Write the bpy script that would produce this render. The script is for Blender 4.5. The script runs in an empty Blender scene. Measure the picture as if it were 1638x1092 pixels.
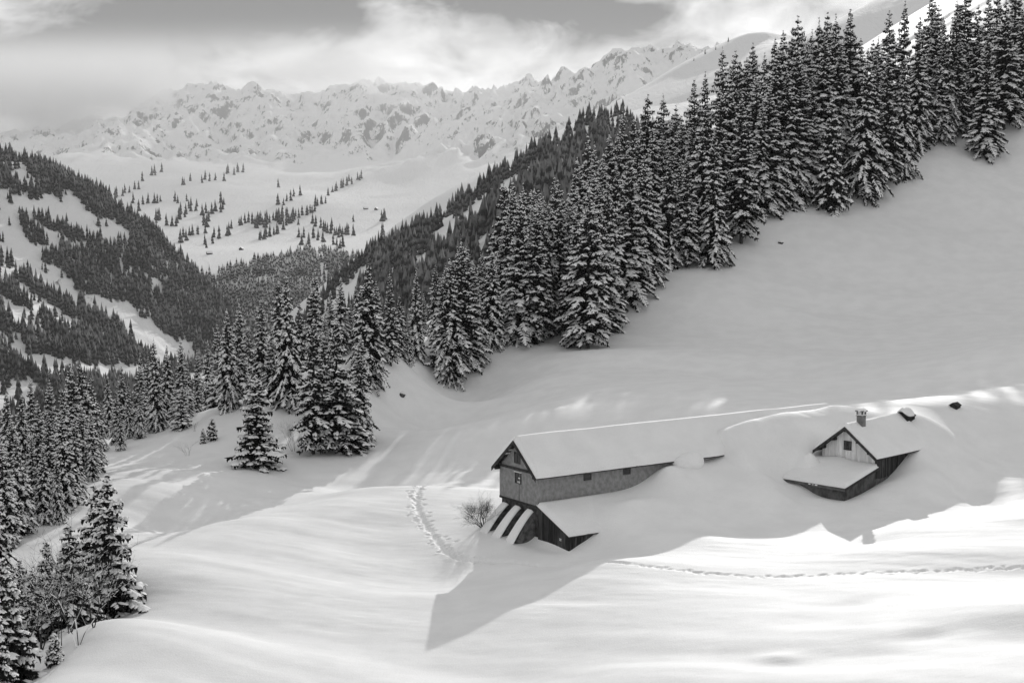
import bpy, bmesh, math, random
import numpy as np
from mathutils import Vector, Matrix

# ---------------------------------------------------------------- camera, sky, sun, exposure
scn = bpy.context.scene
R = math.radians
FPX, CX, CY, HOR = 2275.0, 819.0, 546.0, 345.0
PITCH = math.atan((CY - HOR) / FPX)
cam_d = bpy.data.cameras.new('camera')
cam_d.sensor_width = 36.0
cam_d.lens = FPX / 1638.0 * 36.0
cam_d.clip_start = 0.5
cam_d.clip_end = 60000.0
cam = bpy.data.objects.new('camera', cam_d)
scn.collection.objects.link(cam)
cam.location = (0, 0, 0)
cam.rotation_euler = (R(90) - PITCH, 0, 0)
scn.camera = cam

SUN = Vector((0.195, 0.927, 0.3206)).normalized()
SUN_EL = math.asin(SUN.z)
SUN_AZ = math.atan2(SUN.x, SUN.y)
sun_d = bpy.data.lights.new('sun', 'SUN')
sun_d.energy = 2.0
sun_d.angle = R(0.5)
sun_d.color = (1.0, 0.995, 0.985)
sun = bpy.data.objects.new('sun', sun_d)
scn.collection.objects.link(sun)
sun.location = SUN * 400
sun.rotation_euler = (-SUN).to_track_quat('-Z', 'Y').to_euler()

scn.view_settings.view_transform = 'Standard'
scn.view_settings.look = 'None'
scn.view_settings.exposure = 0.29
scn.view_settings.gamma = 1.0
scn.view_settings.use_curve_mapping = False
scn.cycles.use_denoising = True
scn.cycles.max_bounces = 6
scn.cycles.diffuse_bounces = 3
scn.cycles.volume_bounces = 1
scn.cycles.transparent_max_bounces = 8

FW = Vector((0, math.cos(PITCH), -math.sin(PITCH)))
UP = Vector((0, math.sin(PITCH), math.cos(PITCH)))
def ray(px, py):
    d = FW + UP * ((CY - py) / FPX)
    return Vector(((px - CX) / FPX, d.y, d.z))
def PY(px, py, Y):
    d = ray(px, py); return d * (Y / d.y)
def PZ(px, py, z):
    d = ray(px, py); return d * (z / d.z)
def topix(x, y, z):
    dep = y * FW.y + z * FW.z
    up = y * UP.y + z * UP.z
    return CX + FPX * x / dep, CY - FPX * up / dep

class NT:
    """small helper that builds node trees"""
    def __init__(s, tree):
        s.t = tree; tree.nodes.clear()
    def n(s, kind, **kw):
        nd = s.t.nodes.new(kind)
        for k, v in kw.items(): setattr(nd, k, v)
        return nd
    def l(s, a, b): s.t.links.new(a, b)
    def set(s, sock, v):
        if isinstance(v, bpy.types.NodeSocket): s.l(v, sock)
        else: sock.default_value = v
    def m(s, op, a, b=None, c=None, clamp=False):
        nd = s.n('ShaderNodeMath', operation=op, use_clamp=clamp)
        s.set(nd.inputs[0], a)
        if b is not None: s.set(nd.inputs[1], b)
        if c is not None: s.set(nd.inputs[2], c)
        return nd.outputs[0]
    def v(s, op, a, b=None, out=0):
        nd = s.n('ShaderNodeVectorMath', operation=op)
        s.set(nd.inputs[0], a)
        if b is not None: s.set(nd.inputs[1], b)
        return nd.outputs[out]
    def mr(s, val, a, b, c=0.0, d=1.0, smooth=True):
        nd = s.n('ShaderNodeMapRange', interpolation_type='SMOOTHSTEP' if smooth else 'LINEAR')
        s.set(nd.inputs[0], val)
        for k, x in enumerate((a, b, c, d)): s.set(nd.inputs[1 + k], x)
        return nd.outputs[0]
    def noise(s, vec, scale, detail=4, rough=0.5, dist=0.0):
        nd = s.n('ShaderNodeTexNoise')
        s.l(vec, nd.inputs['Vector'])
        nd.inputs['Scale'].default_value = scale
        nd.inputs['Detail'].default_value = detail
        nd.inputs['Roughness'].default_value = rough
        nd.inputs['Distortion'].default_value = dist
        return nd.outputs[0]
    def mix(s, f, a, b):
        nd = s.n('ShaderNodeMix', data_type='FLOAT')
        s.set(nd.inputs[0], f); s.set(nd.inputs[2], a); s.set(nd.inputs[3], b)
        return nd.outputs[0]

# world: grey (black-and-white photograph) daylight sky under drifting cloud
world = bpy.data.worlds.new('World'); scn.world = world; world.use_nodes = True
w = NT(world.node_tree)
wo = w.n('ShaderNodeOutputWorld'); bg = w.n('ShaderNodeBackground')
sky = w.n('ShaderNodeTexSky', sky_type='NISHITA')
sky.sun_disc = False; sky.sun_elevation = SUN_EL; sky.sun_rotation = SUN_AZ
sky.altitude = 1500
bw = w.n('ShaderNodeRGBToBW'); w.l(sky.outputs[0], bw.inputs[0])
tc = w.n('ShaderNodeTexCoord'); dirv = w.v('NORMALIZE', tc.outputs['Generated'])
st = w.v('MULTIPLY', dirv, (1.0, 1.0, 2.0))
n1 = w.noise(st, 6.5, 6, 0.52, 0.25)
n2 = w.noise(w.v('ADD', st, (3.1, 1.7, 0.4)), 17.0, 6, 0.56, 0.5)
cl = w.m('ADD', w.m('ADD', w.m('MULTIPLY', n1, 2.0), w.m('MULTIPLY', n2, 1.5)), -1.27)
def spot(px, py, sx, sy, amp):
    """one cloud of the sky: a soft lobe round a fixed compass direction"""
    c = ray(px, py).normalized()
    d = w.v('SUBTRACT', dirv, tuple(c))
    d = w.v('MULTIPLY', d, (FPX / sx, FPX / sx, FPX / sy))
    q = w.v('DOT_PRODUCT', d, d, 1)
    return w.m('MULTIPLY', w.m('EXPONENT', w.m('MULTIPLY', q, -1.0)), amp)
acc = cl
for a in [(630, 80, 130, 80, 0.24), (760, 135, 170, 45, 0.16), (30, 250, 170, 60, 0.20), (10, 10, 90, 40, 0.22),
          (180, 120, 280, 130, -0.55), (870, 5, 190, 50, -0.36), (420, 0, 260, 60, -0.30), (1000, 20, 120, 30, -0.15), (560, 120, 160, 40, -0.06),
          (1300, 30, 160, 60, 0.08)]:
    acc = w.m('ADD', acc, spot(*a))
cv = w.mr(acc, 0.14, 0.86, 1.5, 8.9, smooth=False)
up_ = w.n('ShaderNodeSeparateXYZ'); w.l(dirv, up_.inputs[0])
skyv = w.mix(0.88, w.m('MINIMUM', bw.outputs[0], 6.0), cv)
w.l(skyv, bg.inputs[0]); bg.inputs[1].default_value = 0.10
w.l(bg.outputs[0], wo.inputs[0])

# ---------------------------------------------------------------- numeric helpers
def hsh(ix, iy, seed):
    h = (ix.astype(np.int64) * 374761393 + iy.astype(np.int64) * 668265263 + seed * 974711) & 0x7fffffff
    h = ((h ^ (h >> 13)) * 1274126177) & 0x7fffffff
    h = (h ^ (h >> 16)) & 0xffff
    return h / 65535.0
def vnoise(x, y, seed=0):
    ix = np.floor(x); iy = np.floor(y); fx = x - ix; fy = y - iy
    fx = fx * fx * fx * (fx * (fx * 6 - 15) + 10); fy = fy * fy * fy * (fy * (fy * 6 - 15) + 10)
    a = hsh(ix, iy, seed); b = hsh(ix + 1, iy, seed); c = hsh(ix, iy + 1, seed); d = hsh(ix + 1, iy + 1, seed)
    return (a + (b - a) * fx) * (1 - fy) + (c + (d - c) * fx) * fy - 0.5
def fbm(x, y, oct=4, seed=0, gain=0.5):
    s = 0; a = 1.0
    for k in range(oct):
        s = s + a * vnoise(x, y, seed + k * 17); x = x * 2.03 + 5.2; y = y * 2.03 + 1.3; a *= gain
    return s
def ridged(x, y, oct=5, seed=0):
    s = 0; a = 1.0
    for k in range(oct):
        s = s + a * (0.5 - np.abs(2 * vnoise(x, y, seed + k * 13))) ; x = x * 2.1 + 3.1; y = y * 2.1 + 7.7; a *= 0.5
    return s
def sst(x, a, b):
    t = np.clip((x - a) / (b - a), 0, 1); return t * t * (3 - 2 * t)

class TPS:
    """thin-plate surface through surveyed points"""
    def __init__(s, pts, lam=0.0, sc=100.0):
        p = np.array([tuple(q) for q in pts], float); s.sc = sc
        s.p = p[:, :2] / sc; n = len(p)
        d = np.linalg.norm(s.p[:, None] - s.p[None], axis=2)
        A = np.zeros((n + 3, n + 3)); A[:n, :n] = s.k(d) + lam * np.eye(n)
        A[:n, n] = 1; A[:n, n + 1:] = s.p; A[n, :n] = 1; A[n + 1:, :n] = s.p.T
        s.c = np.linalg.solve(A, np.concatenate([p[:, 2], np.zeros(3)]))
    @staticmethod
    def k(d):
        return np.where(d > 1e-9, d * d * np.log(np.maximum(d, 1e-9)), 0.0)
    def __call__(s, x, y):
        x = np.asarray(x, float); y = np.asarray(y, float); sh = x.shape
        q = np.stack([x.ravel(), y.ravel()], 1) / s.sc; out = np.empty(len(q)); n = len(s.p)
        for i in range(0, len(q), 60000):
            b = q[i:i + 60000]
            d = np.sqrt(((b[:, None] - s.p[None]) ** 2).sum(2))
            out[i:i + 60000] = s.k(d) @ s.c[:n] + s.c[n] + b @ s.c[n + 1:]
        return out.reshape(sh)

# ---------------------------------------------------------------- materials
MATS = {}
def material(name, fn):
    if name in MATS: return MATS[name]
    m = bpy.data.materials.new(name); m.use_nodes = True
    t = NT(m.node_tree); o = t.n('ShaderNodeOutputMaterial'); b = t.n('ShaderNodeBsdfPrincipled')
    b.inputs['Specular IOR Level'].default_value = 0.2
    b.inputs['Roughness'].default_value = 0.8
    t.l(b.outputs[0], o.inputs[0]); fn(t, b)
    MATS[name] = m; return m
def grey(t, v):
    c = t.n('ShaderNodeCombineColor')
    for k in range(3): t.set(c.inputs[k], v)
    return c.outputs[0]
def bump(t, b, h, strength, dist):
    n = t.n('ShaderNodeBump'); n.inputs['Strength'].default_value = strength; n.inputs['Distance'].default_value = dist
    t.l(h, n.inputs['Height']); t.l(n.outputs[0], b.inputs['Normal'])

def m_snow(t, b):
    g = t.n('ShaderNodeNewGeometry'); p = g.outputs['Position']
    n = t.noise(p, 0.35, 5, 0.55)
    gr = t.mr(t.noise(p, 14.0, 2, 0.7), 0.3, 0.7, 0.95, 1.05)
    t.l(grey(t, t.m('MULTIPLY', gr, t.mr(n, 0.3, 0.7, 0.82, 0.88))), b.inputs['Base Color'])
    b.inputs['Roughness'].default_value = 0.65
    st = t.v('MULTIPLY', p, (0.5, 1.6, 1.0))
    h = t.m('ADD', t.m('MULTIPLY', t.noise(st, 1.1, 4, 0.5), 0.025), t.m('MULTIPLY', t.noise(p, 7.0, 3, 0.65), 0.02))
    bump(t, b, h, 0.8, 1.0)
def m_treesnow(t, b):
    g = t.n('ShaderNodeNewGeometry')
    t.l(grey(t, t.mr(t.noise(g.outputs['Position'], 3.0, 3, 0.6), 0.3, 0.7, 0.87, 0.95)), b.inputs['Base Color'])
def m_needles(t, b):
    oi = t.n('ShaderNodeObjectInfo'); g = t.n('ShaderNodeNewGeometry')
    v = t.m('MULTIPLY', t.mr(t.noise(g.outputs['Position'], 2.0, 3, 0.6), 0.3, 0.7, 0.004, 0.012), t.mr(oi.outputs['Random'], 0, 1, 0.75, 1.3))
    t.l(grey(t, v), b.inputs['Base Color'])
def simple(v0, v1, scale, rough=0.85, stretch=(1, 1, 1), bmp=0.0, bd=0.02, var=0.18):
    def f(t, b):
        tcn = t.n('ShaderNodeTexCoord')
        p = t.v('MULTIPLY', tcn.outputs['Object'], stretch)
        n = t.noise(p, scale, 6, 0.6)
        oi = t.n('ShaderNodeObjectInfo')
        v = t.m('MULTIPLY', t.mr(n, 0.28, 0.72, v0, v1), t.mr(oi.outputs['Random'], 0, 1, 1 - var, 1 + var))
        t.l(grey(t, v), b.inputs['Base Color']); b.inputs['Roughness'].default_value = rough
        if bmp: bump(t, b, n, bmp, bd)
    return f
SNOW = material('snow', m_snow)
TSNOW = material('snow_on_branches', m_treesnow)
NEEDLE = material('spruce_needles', m_needles)
BARK = material('bark', simple(0.03, 0.07, 6, 0.95, (1, 1, 0.2), 0.6, 0.03))

# ---------------------------------------------------------------- object helpers
C = scn.collection
def link(name, me, mat=None, parent=None):
    o = bpy.data.objects.new(name, me); C.objects.link(o)
    if mat is not None and me is not None and not me.materials: me.materials.append(mat)
    if parent is not None: o.parent = parent
    return o
def tag(o, label=None, cat=None, group=None, kind=None):
    for k, v in (('label', label), ('category', cat), ('group', group), ('kind', kind)):
        if v: o[k] = v
    return o
def empty(name, loc, rz=0.0, s=1.0):
    o = bpy.data.objects.new(name, None); C.objects.link(o)
    o.location = loc; o.rotation_euler = (0, 0, rz); o.empty_display_size = 0.3
    return o
def npmesh(name, v, f, smooth=False):
    """v (n,3); f (m,3) or (m,4) array"""
    me = bpy.data.meshes.new(name); v = np.asarray(v, np.float32); f = np.asarray(f, np.int32)
    k = f.shape[1]
    me.vertices.add(len(v)); me.vertices.foreach_set('co', v.ravel())
    me.loops.add(f.size); me.loops.foreach_set('vertex_index', f.ravel())
    me.polygons.add(len(f)); me.polygons.foreach_set('loop_start', np.arange(0, f.size, k, dtype=np.int32))
    me.update(calc_edges=True)
    if smooth: me.polygons.foreach_set('use_smooth', np.ones(len(f), bool))
    return me
def gridmesh(name, xs, ys, zf):
    X, Y = np.meshgrid(xs, ys); Z = zf(X, Y)
    v = np.stack([X, Y, Z], 2).reshape(-1, 3); nx = len(xs); ny = len(ys)
    i = (np.arange(ny - 1)[:, None] * nx + np.arange(nx - 1)[None]).ravel()
    f = np.stack([i, i + 1, i + nx + 1, i + nx], 1)
    return npmesh(name, v, f, True)
# ---------------------------------------------------------------- the near slope
def lines(*segs):
    out = []
    for a, b, st in segs:
        n = max(1, int(round((b - a) / st))); out += [a + (b - a) * k / n for k in range(n)]
    out.append(segs[-1][1]); return np.array(out)
# barn and chalet frames (local x along the ridge, local y across, to the far left)
BA = math.atan2(0.562, 0.827); B1 = Vector((math.cos(BA), math.sin(BA), 0)); B2 = Vector((-B1.y, B1.x, 0))
BC = PY(860.5, 770, 120); BC.z = 0
BZ = -28.0
def bl(x, y, z=0.0): return BC + B1 * x + B2 * y + Vector((0, 0, z))
HA = math.atan2(0.695, 0.719); H1 = Vector((math.cos(HA), math.sin(HA), 0)); H2 = Vector((-H1.y, H1.x, 0))
HC = PY(1399, 750, 130); HC.z = 0
HZ = -25.2
def hl(x, y, z=0.0): return HC + H1 * x + H2 * y + Vector((0, 0, z))

def S(Y): return Y if Y < 165.5 else 165 + 10.6 * (Y - 165) ** 0.58   # the upper forest stands well back
cp = []
A = cp.append
# camera hill
for x, y, z in [(0, -30, 8), (-50, -20, 2), (60, -20, 12), (0, 0, -1.9), (0, 20, -9.5), (0, 42, -19.5), (0, 62, -26.5), (-30, 20, -12), (-35, 50, -24.5),
                (35, 20, -6.5), (40, 45, -16), (70, 40, -10), (-70, 30, -22), (24, 62, -23.2)]: A((x, y, z))
# lit bench in front
A(PZ(683, 1047, -29)); A((6.5, 108, -26.9)); A((14.3, 114.8, -26.1)); A((20.3, 120, -25.6)); A((24.2, 125.3, -24.6)); A((27.3, 110, -25.75))
for px, py, z in [(1638, 800, -24.7), (1540, 830, -25.2), (1638, 770, -24.6), (1450, 850, -25.3), (1638, 905, -24.8), (1500, 910, -25.2), (1300, 915, -26.0), (1382, 870, -25.95), (819, 1092, -28.9), (400, 1092, -28.5), (150, 1030, -27.9), (1100, 1085, -27.0), (1638, 985, -24.6),
                  (1300, 1010, -26.3), (60, 1092, -27.4), (160, 1008, -27.9), (238, 897, -28.0), (236, 868, -28), (350, 831, -28), (560, 791, -28), (700, 770, -28), (800, 757, -28),
                  (450, 950, -28.7), (300, 1000, -28.3), (600, 850, -28.4), (560, 920, -28.8), (740, 888, -28.3), (900, 1000, -28.0)]: A(PZ(px, py, z))
A(PY(1638, 1033, 80)); A(PY(1450, 1062, 79)); A(PY(1270, 1100, 78)); A(PY(1800, 1000, 82))
# gully on the left
for x, y, z in [(-41, 105, -33), (-38, 90, -33), (-36, 76, -31.5), (-52, 112, -32), (-60, 85, -36), (-70, 120, -33), (-58, 60, -33), (-90, 90, -42)]: A((x, y, z))
# dip behind the swell, then the bench again
for px, py, z, back in [(300, 846, -28, 6), (450, 811, -28, 6), (620, 781, -28, 6)]:
    p = PZ(px, py, z); d = Vector((p.x, p.y, 0)).normalized(); A((p.x + d.x * back, p.y + d.y * back, z - 1.5))
for px, py, z in [(50, 858, -28.3), (130, 828, -28.2), (250, 803, -28.2), (350, 785, -28.3), (200, 800, -28.0), (380, 750, -28.0), (470, 733, -28), (600, 712, -27.6)]: A(PZ(px, py, z))
A(PY(740, 697, 167)); A(PY(800, 690, 166)); A(PY(900, 672, 166)); A(PY(1000, 657, 165)); A(PY(1160, 644, 160)); A(PY(1250, 648, 157)); A(PY(1335, 648, 156))
A((1, 160, -27.6)); A((10, 152, -26.5))
# around the barn (local)
for x, y, z in [(-3, 1, -27.6), (-2.5, 5, -27.4), (-1, -2.2, -27.6), (-0.6, 0.2, -27.75), (-0.8, -0.8, -27.7), (-0.3, -4.0, -27.5), (1.5, -5.0, -27.35), (2.7, -5.2, -26.95), (3.9, -4.9, -25.75), (7.5, -5, -25.1), (5, -0.3, -24.5), (4.2, -2.3, -25.15), (5.5, -3.6, -25.2), (1.8, -2.3, -25.9), (10, -0.3, -24.25), (10, -2.6, -24.7),
                (12.5, -0.3, -23.5), (14.5, -0.6, -22.75), (17.5, -1.2, -22.85), (20.0, -1.4, -22.9), (1, 7, -27.2), (8, 7.2, -26.3), (16, 7.4, -24.8), (24, 7.4, -22.6), (32, 7.2, -21.2), (40, 6, -20.3),
                (23, -1.0, -22.0), (27, -1.0, -21.2), (33, -0.6, -20.8), (39, 2, -20.2), (16, -5, -24.4), (22, -5, -23.4), (28, -4.5, -22.2)]:
    p = bl(x, y); A((p.x, p.y, z))
# bank round the chalet
for px, py, Y in [(1540, 797, 129), (1638, 748, 135), (1638, 700, 142), (1560, 715, 138), (1760, 700, 142), (1480, 659, 142), (1580, 646, 148),
                  (1530, 650, 146), (1638, 641, 150), (1760, 625, 153), (1240, 720, 134), (1250, 690, 139), (1638, 606, 172), (1530, 622, 168), (1450, 640, 163), (1760, 590, 175),
                  (1500, 607, 177), (1638, 562, 184), (1400, 636, 160), (1330, 652, 152), (1270, 668, 146)]: A(PY(px, py, Y))
for x, y, z in [(-6.3, -1.0, -25.5), (-6.2, 1.5, -25.35), (-6.2, 4.0, -25.05), (-6.0, 6.2, -24.6), (-3.0, -1.4, -24.95), (0.0, -1.2, -24.55), (2.5, -1.1, -24.15), (4.3, -1.1, -23.45), (5.6, -1.2, -22.95), (7.5, -1.3, -22.4), (9.0, -0.6, -21.5), (9.2, 2.85, -19.65), (8.5, 6.5, -20.9), (4, 7.0, -22.2), (0.5, 7.0, -23.8), (-3, 7.2, -24.4), (12, 1.5, -19.75), (12.5, -3, -22.6), (-1, -4.5, -25.0), (4, -4.5, -24.0), (-8.5, -3, -25.4), (-8.5, 3, -25.2), (0, 3, -25.3), (-3, 3, -25.4), (4, 3, -24.0)]:
    p = hl(x, y); A((p.x, p.y, z))
# the big shaded slope
for px, py, Y in [(1638, 400, 226), (1638, 200, 276), (1250, 600, 173), (1150, 560, 184), (1100, 500, 198), (1300, 500, 203), (1250, 430, 217), (1450, 400, 227), (1450, 320, 248), (1000, 600, 173), (850, 600, 178), (850, 650, 169),
                  (720, 612, 183), (920, 560, 189), (1140, 430, 214), (1330, 336, 241), (1390, 317, 247), (1590, 246, 268), (1000, 525, 194), (600, 592, 195), (1760, 300, 250), (1760, 120, 300), (1638, 480, 204),
                  (200, 706, 178), (300, 668, 195), (400, 652, 203), (460, 642, 208), (300, 730, 166), (550, 690, 176), (1480, 240, 268)]: A(PY(px, py, S(Y) if px > 620 else Y))
A(PY(650, 662, 194)); A(PY(650, 626, 212)); A(PY(640, 580, 211)); A(PY(668, 574, 222))
# forest floor beyond
for x, y, z in [(22, 236, -5), (36, 247, 3), (57, 275, 11), (80, 295, 20), (110, 305, 34), (8, 214, -13), (50, 310, 13), (20, 285, -6), (0, 232, -22), (-20, 225, -30), (-45, 235, -40), (-75, 215, -38), (-30, 270, -50), (-90, 260, -60), (0, 320, -35), (70, 340, 20), (120, 360, 48), (-60, 330, -70), (-62, 165, -30), (-90, 170, -40), (-130, 140, -50), (160, 300, 60), (170, 200, 20), (150, 130, 6), (110, 80, -8), (150, 30, 4)]:
    k = S(y) / y; A((x * k, y * k, z * k))
near_tps = TPS(cp, 1e-5, 100.0)

TRAIL1 = [PZ(*a) for a in [(690, 778, -28.05), (672, 790, -28.1), (664, 812, -28.2), (672, 832, -28.25), (688, 852, -28.3), (704, 872, -28.3), (728, 886, -28.3), (765, 891, -28.2), (830, 893, -28), (955, 902, -26.95), (1010, 905, -26.7), (1100, 911, -26.4), (1220, 915, -26.0), (1300, 914, -25.8), (1400, 911, -25.5), (1500, 909, -25.2), (1638, 904, -24.8), (1750, 900, -24.5)]]
def walk(poly, step):
    out = []; carry = 0
    for a, b in zip(poly[:-1], poly[1:]):
        d = Vector((b.x - a.x, b.y - a.y)); L = d.length; t = carry
        while t < L:
            out.append((a.x + d.x * t / L, a.y + d.y * t / L, d.x / L, d.y / L)); t += step
        carry = t - L
    return out
rng = random.Random(5)
PRINTS = []
for k, (x, y, dx, dy) in enumerate(walk(TRAIL1, 0.17)):
    wide = x < -1.0
    if x > 9 and rng.random() < 0.22: continue
    off = rng.gauss(0, 0.10 if x < 9 else 0.16)
    PRINTS.append((x - dy * off, y + dx * off, rng.uniform(0.08, 0.15) * (1.9 if wide else 1.7 if x < 9 else 0.8), rng.uniform(0.17, 0.25) if x < 9 else rng.uniform(0.12, 0.2)))
    for rep_ in range(2 if wide else 1):
        if rng.random() < (0.35 if wide else 0.7): continue
        off = rng.gauss(0, 0.42 if wide else 0.25)
        PRINTS.append((x - dy * off + rng.uniform(-.1, .1), y + dx * off, rng.choice((-0.07, 0.14, 0.18, 0.24)) * rng.uniform(0.6, 1.1) * (1.3 if wide else 0.7), rng.uniform(0.13, 0.2)))

def near_h(x, y, detail=True):
    x = np.asarray(x, float); y = np.asarray(y, float)
    z = near_tps(x, y)
    # drift that swallows the uphill end of the barn
    bx = (x - BC.x) * B1.x + (y - BC.y) * B1.y; by = (x - BC.x) * B2.x + (y - BC.y) * B2.y
    zc = -20.1 + 1.1 * np.clip((bx - 21.3) / 15.7, 0, 1.15)
    q = 0.9 - by
    T = np.where(q > 0, zc - 0.45 * (np.sqrt(q * q + 0.5) - 0.707), zc + 0.5 * q)
    wgt = sst(bx, 20.85, 21.7) * (1 - sst(bx, 36, 45)) * (1 - sst(-by, 0.5, 5.0)) * (1 - sst(by, 2.5, 4.0))
    z = z + (T - z) * wgt
    z = z + 0.95 * np.exp(-(((bx - 13.3) / 1.3) ** 2 + ((by + 1.9) / 1.5) ** 2))
    z = z + 0.5 * np.exp(-(((bx - 7.5) / 2.6) ** 2 + ((by + 3.6) / 1.2) ** 2))
    # wind scoop round the lean-to corner and the chalet porch
    z = z - 0.5 * np.exp(-(((bx + 0.4) / 1.2) ** 2 + ((by + 2.6) / 2.2) ** 2))
    # long soft folds of the bench
    u = x * 0.93 - y * 0.36; v = x * 0.36 + y * 0.93
    fold = 1.1 * vnoise(u / 26 + 3, v / 8.5, 3) + 0.45 * vnoise(u / 11, v / 4.0, 9) + 0.07 * vnoise(u / 5.5, v / 1.9, 21)
    m = sst(y, 55, 75) * (1 - sst(y, 150, 175)) * (1 - 0.85 * np.exp(-((bx - 8) / 16) ** 4 - ((by + 1) / 7) ** 4))
    hx = (x - HC.x) * H1.x + (y - HC.y) * H1.y; hy = (x - HC.x) * H2.x + (y - HC.y) * H2.y
    m = m * (1 - 0.85 * np.exp(-((hx - 0) / 9) ** 4 - ((hy - 2.7) / 6) ** 4))
    z = z + (fold * 0.95 + 0.05 * fbm(u / 4.5, v / 1.1, 3, 33)) * m
    # small hollows in the foreground
    for (px, py, zz, s, a) in [(1255, 1062, -26.6, 1.2, -0.16), (1245, 1050, -26.6, 1.0, 0.28), (1110, 1085, -27, 2.4, -0.28), (1480, 1010, -25.2, 1.0, -0.25), (1370, 957, -25.6, 1.0, -0.22)]:
        p = PZ(px, py, zz); z = z + a * np.exp(-(((x - p.x) / (s * 1.6)) ** 2 + ((y - p.y) / s) ** 2))
    z = z + (1.7 * fbm(u / 60, v / 18, 3, 40) + 0.5 * fbm(x / 24, y / 24, 3, 41)) * sst(y, 162, 185)
    if detail:
        z = z.copy()
        sel = (y > 95) & (y < 152) & (x > -16) & (x < 46)
        if sel.any():
            xs = x[sel]; ys = y[sel]; dz = np.zeros(len(xs)); o = np.argsort(xs); xo = xs[o]; yo = ys[o]; dent = np.zeros(len(xs)); rim = np.zeros(len(xs))
            for (fx, fy, dep, rad) in PRINTS:
                a = np.searchsorted(xo, fx - 0.6); b = np.searchsorted(xo, fx + 0.6)
                r2 = ((xo[a:b] - fx) ** 2 + (yo[a:b] - fy) ** 2) / rad ** 2; k = np.exp(-r2 * r2)
                if dep > 0:
                    dent[a:b] = np.minimum(dent[a:b], -dep * k); rim[a:b] = np.maximum(rim[a:b], 0.12 * dep * np.exp(-(np.sqrt(r2) - 1.6) ** 2 * 5))
                else: rim[a:b] = np.maximum(rim[a:b], -dep * k)
            dz[o] = dent + rim; z[sel] = z[sel] + dz
    return z
def gh(x, y): return float(near_h(np.array([x]), np.array([y]), False)[0])
def hit(px, py, y0=66.0, y1=560.0):
    """where the sight line through a point of the photograph meets the near slope"""
    d = ray(px, py); ys = np.arange(y0, y1, 0.25); xs = ys * d.x / d.y; zs = ys * d.z / d.y
    g = near_h(xs, ys, False); k = np.nonzero(zs < g)[0]
    return None if len(k) == 0 else Vector((xs[k[0]], ys[k[0]], g[k[0]]))

nxs = lines((-260, -50, 2.5), (-50, -14, 0.5), (-14, 44, 0.16), (44, 75, 0.5), (75, 330, 2.5))
nys = lines((-30, 66, 2.0), (66, 97, 0.4), (97, 150, 0.16), (150, 230, 0.6), (230, 600, 2.2))
tag(link('snow_slope', gridmesh('snow_slope', nxs, nys, near_h), SNOW), kind='structure')

# ---------------------------------------------------------------- far terrain
def m_far(amount, zlo, zhi, sc):
    """snow with rock showing through where it is steep and wind-scoured"""
    def f(t, b):
        g = t.n('ShaderNodeNewGeometry'); p = g.outputs['Position']; s = t.n('ShaderNodeSeparateXYZ'); t.l(g.outputs['Normal'], s.inputs[0])
        zp = t.n('ShaderNodeSeparateXYZ'); t.l(p, zp.inputs[0])
        q = t.v('MULTIPLY', p, (1.0, 0.30, 0.45))
        n = t.m('ADD', t.m('MULTIPLY', t.noise(q, sc, 8, 0.7, 0.8), 0.6), t.m('MULTIPLY', t.noise(q, sc * 3.3, 6, 0.7, 0.5), 0.4)); big = t.noise(p, sc * 0.18, 4, 0.6)
        steep = t.m('SUBTRACT', 0.86, s.outputs[2])
        k = t.m('ADD', t.m('ADD', t.m('SUBTRACT', n, 0.5), t.m('MULTIPLY', t.m('SUBTRACT', big, 0.5), 0.5)), t.m('MULTIPLY', steep, 0.42))
        k = t.m('SUBTRACT', k, t.mr(zp.outputs[2], zlo, zhi, 0.30, 0.0))
        t.l(grey(t, t.mr(k, amount, amount + 0.08, 0.84, 0.17)), b.inputs['Base Color'])
        bump(t, b, n, 0.7, 8.0)
    return f
MOUNT = material('mountain_rock_and_snow', m_far(0.07, 60, 190, 0.045))
HILL = material('hillside_snow_and_rock', m_far(0.14, -900, -800, 0.03))

def MS(Y):
    Y = Y if Y < 3900 else 3900 + (Y - 3900) * 2.1
    return Y if Y < 2600 else 2600 + (Y - 2600) * 1.45
DOME = material('wind_smoothed_snow', m_far(0.30, -900, -800, 0.02))
mp = []
for px, py, Y in [(80, 291, 3700), (160, 258, 3900), (240, 226, 4100), (330, 172, 4300), (385, 138, 4400), (420, 142, 4450), (500, 138, 4500), (600, 140, 4500), (700, 146, 4500), (765, 155, 4400), (800, 136, 4300), (830, 126, 4300), (880, 134, 4300), (905, 108, 4200), (970, 88, 4200), (1060, 88, 4200), (1150, 100, 4200), (1300, 90, 4300),
                  (0, 300, 3600), (-150, 320, 3600), (330, 240, 4050), (430, 240, 4080), (520, 270, 4030), (620, 260, 4050), (700, 215, 4130), (800, 215, 4050), (870, 180, 4050), (950, 170, 4000),
                  (250, 262, 3900), (180, 300, 3600), (300, 300, 3550), (420, 300, 3600), (540, 300, 3700), (680, 250, 3850), (760, 260, 3700), (860, 230, 3700),
                  (260, 350, 3200), (400, 350, 3250), (500, 330, 3350), (620, 330, 3350), (720, 310, 3400), (200, 330, 3400), (700, 360, 3100), (600, 375, 3000), (480, 385, 3000), (360, 400, 2850),
                  (290, 440, 2650), (420, 405, 2800), (520, 412, 2750), (560, 415, 2720), (640, 400, 2800), (300, 470, 2560), (420, 450, 2560), (540, 440, 2580), (300, 530, 2350), (400, 510, 2350), (520, 500, 2350), (620, 470, 2450), (300, 580, 2150), (500, 560, 2150), (650, 540, 2200), (200, 580, 2100)]:
    mp.append(PY(px, py, MS(Y)))
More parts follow.
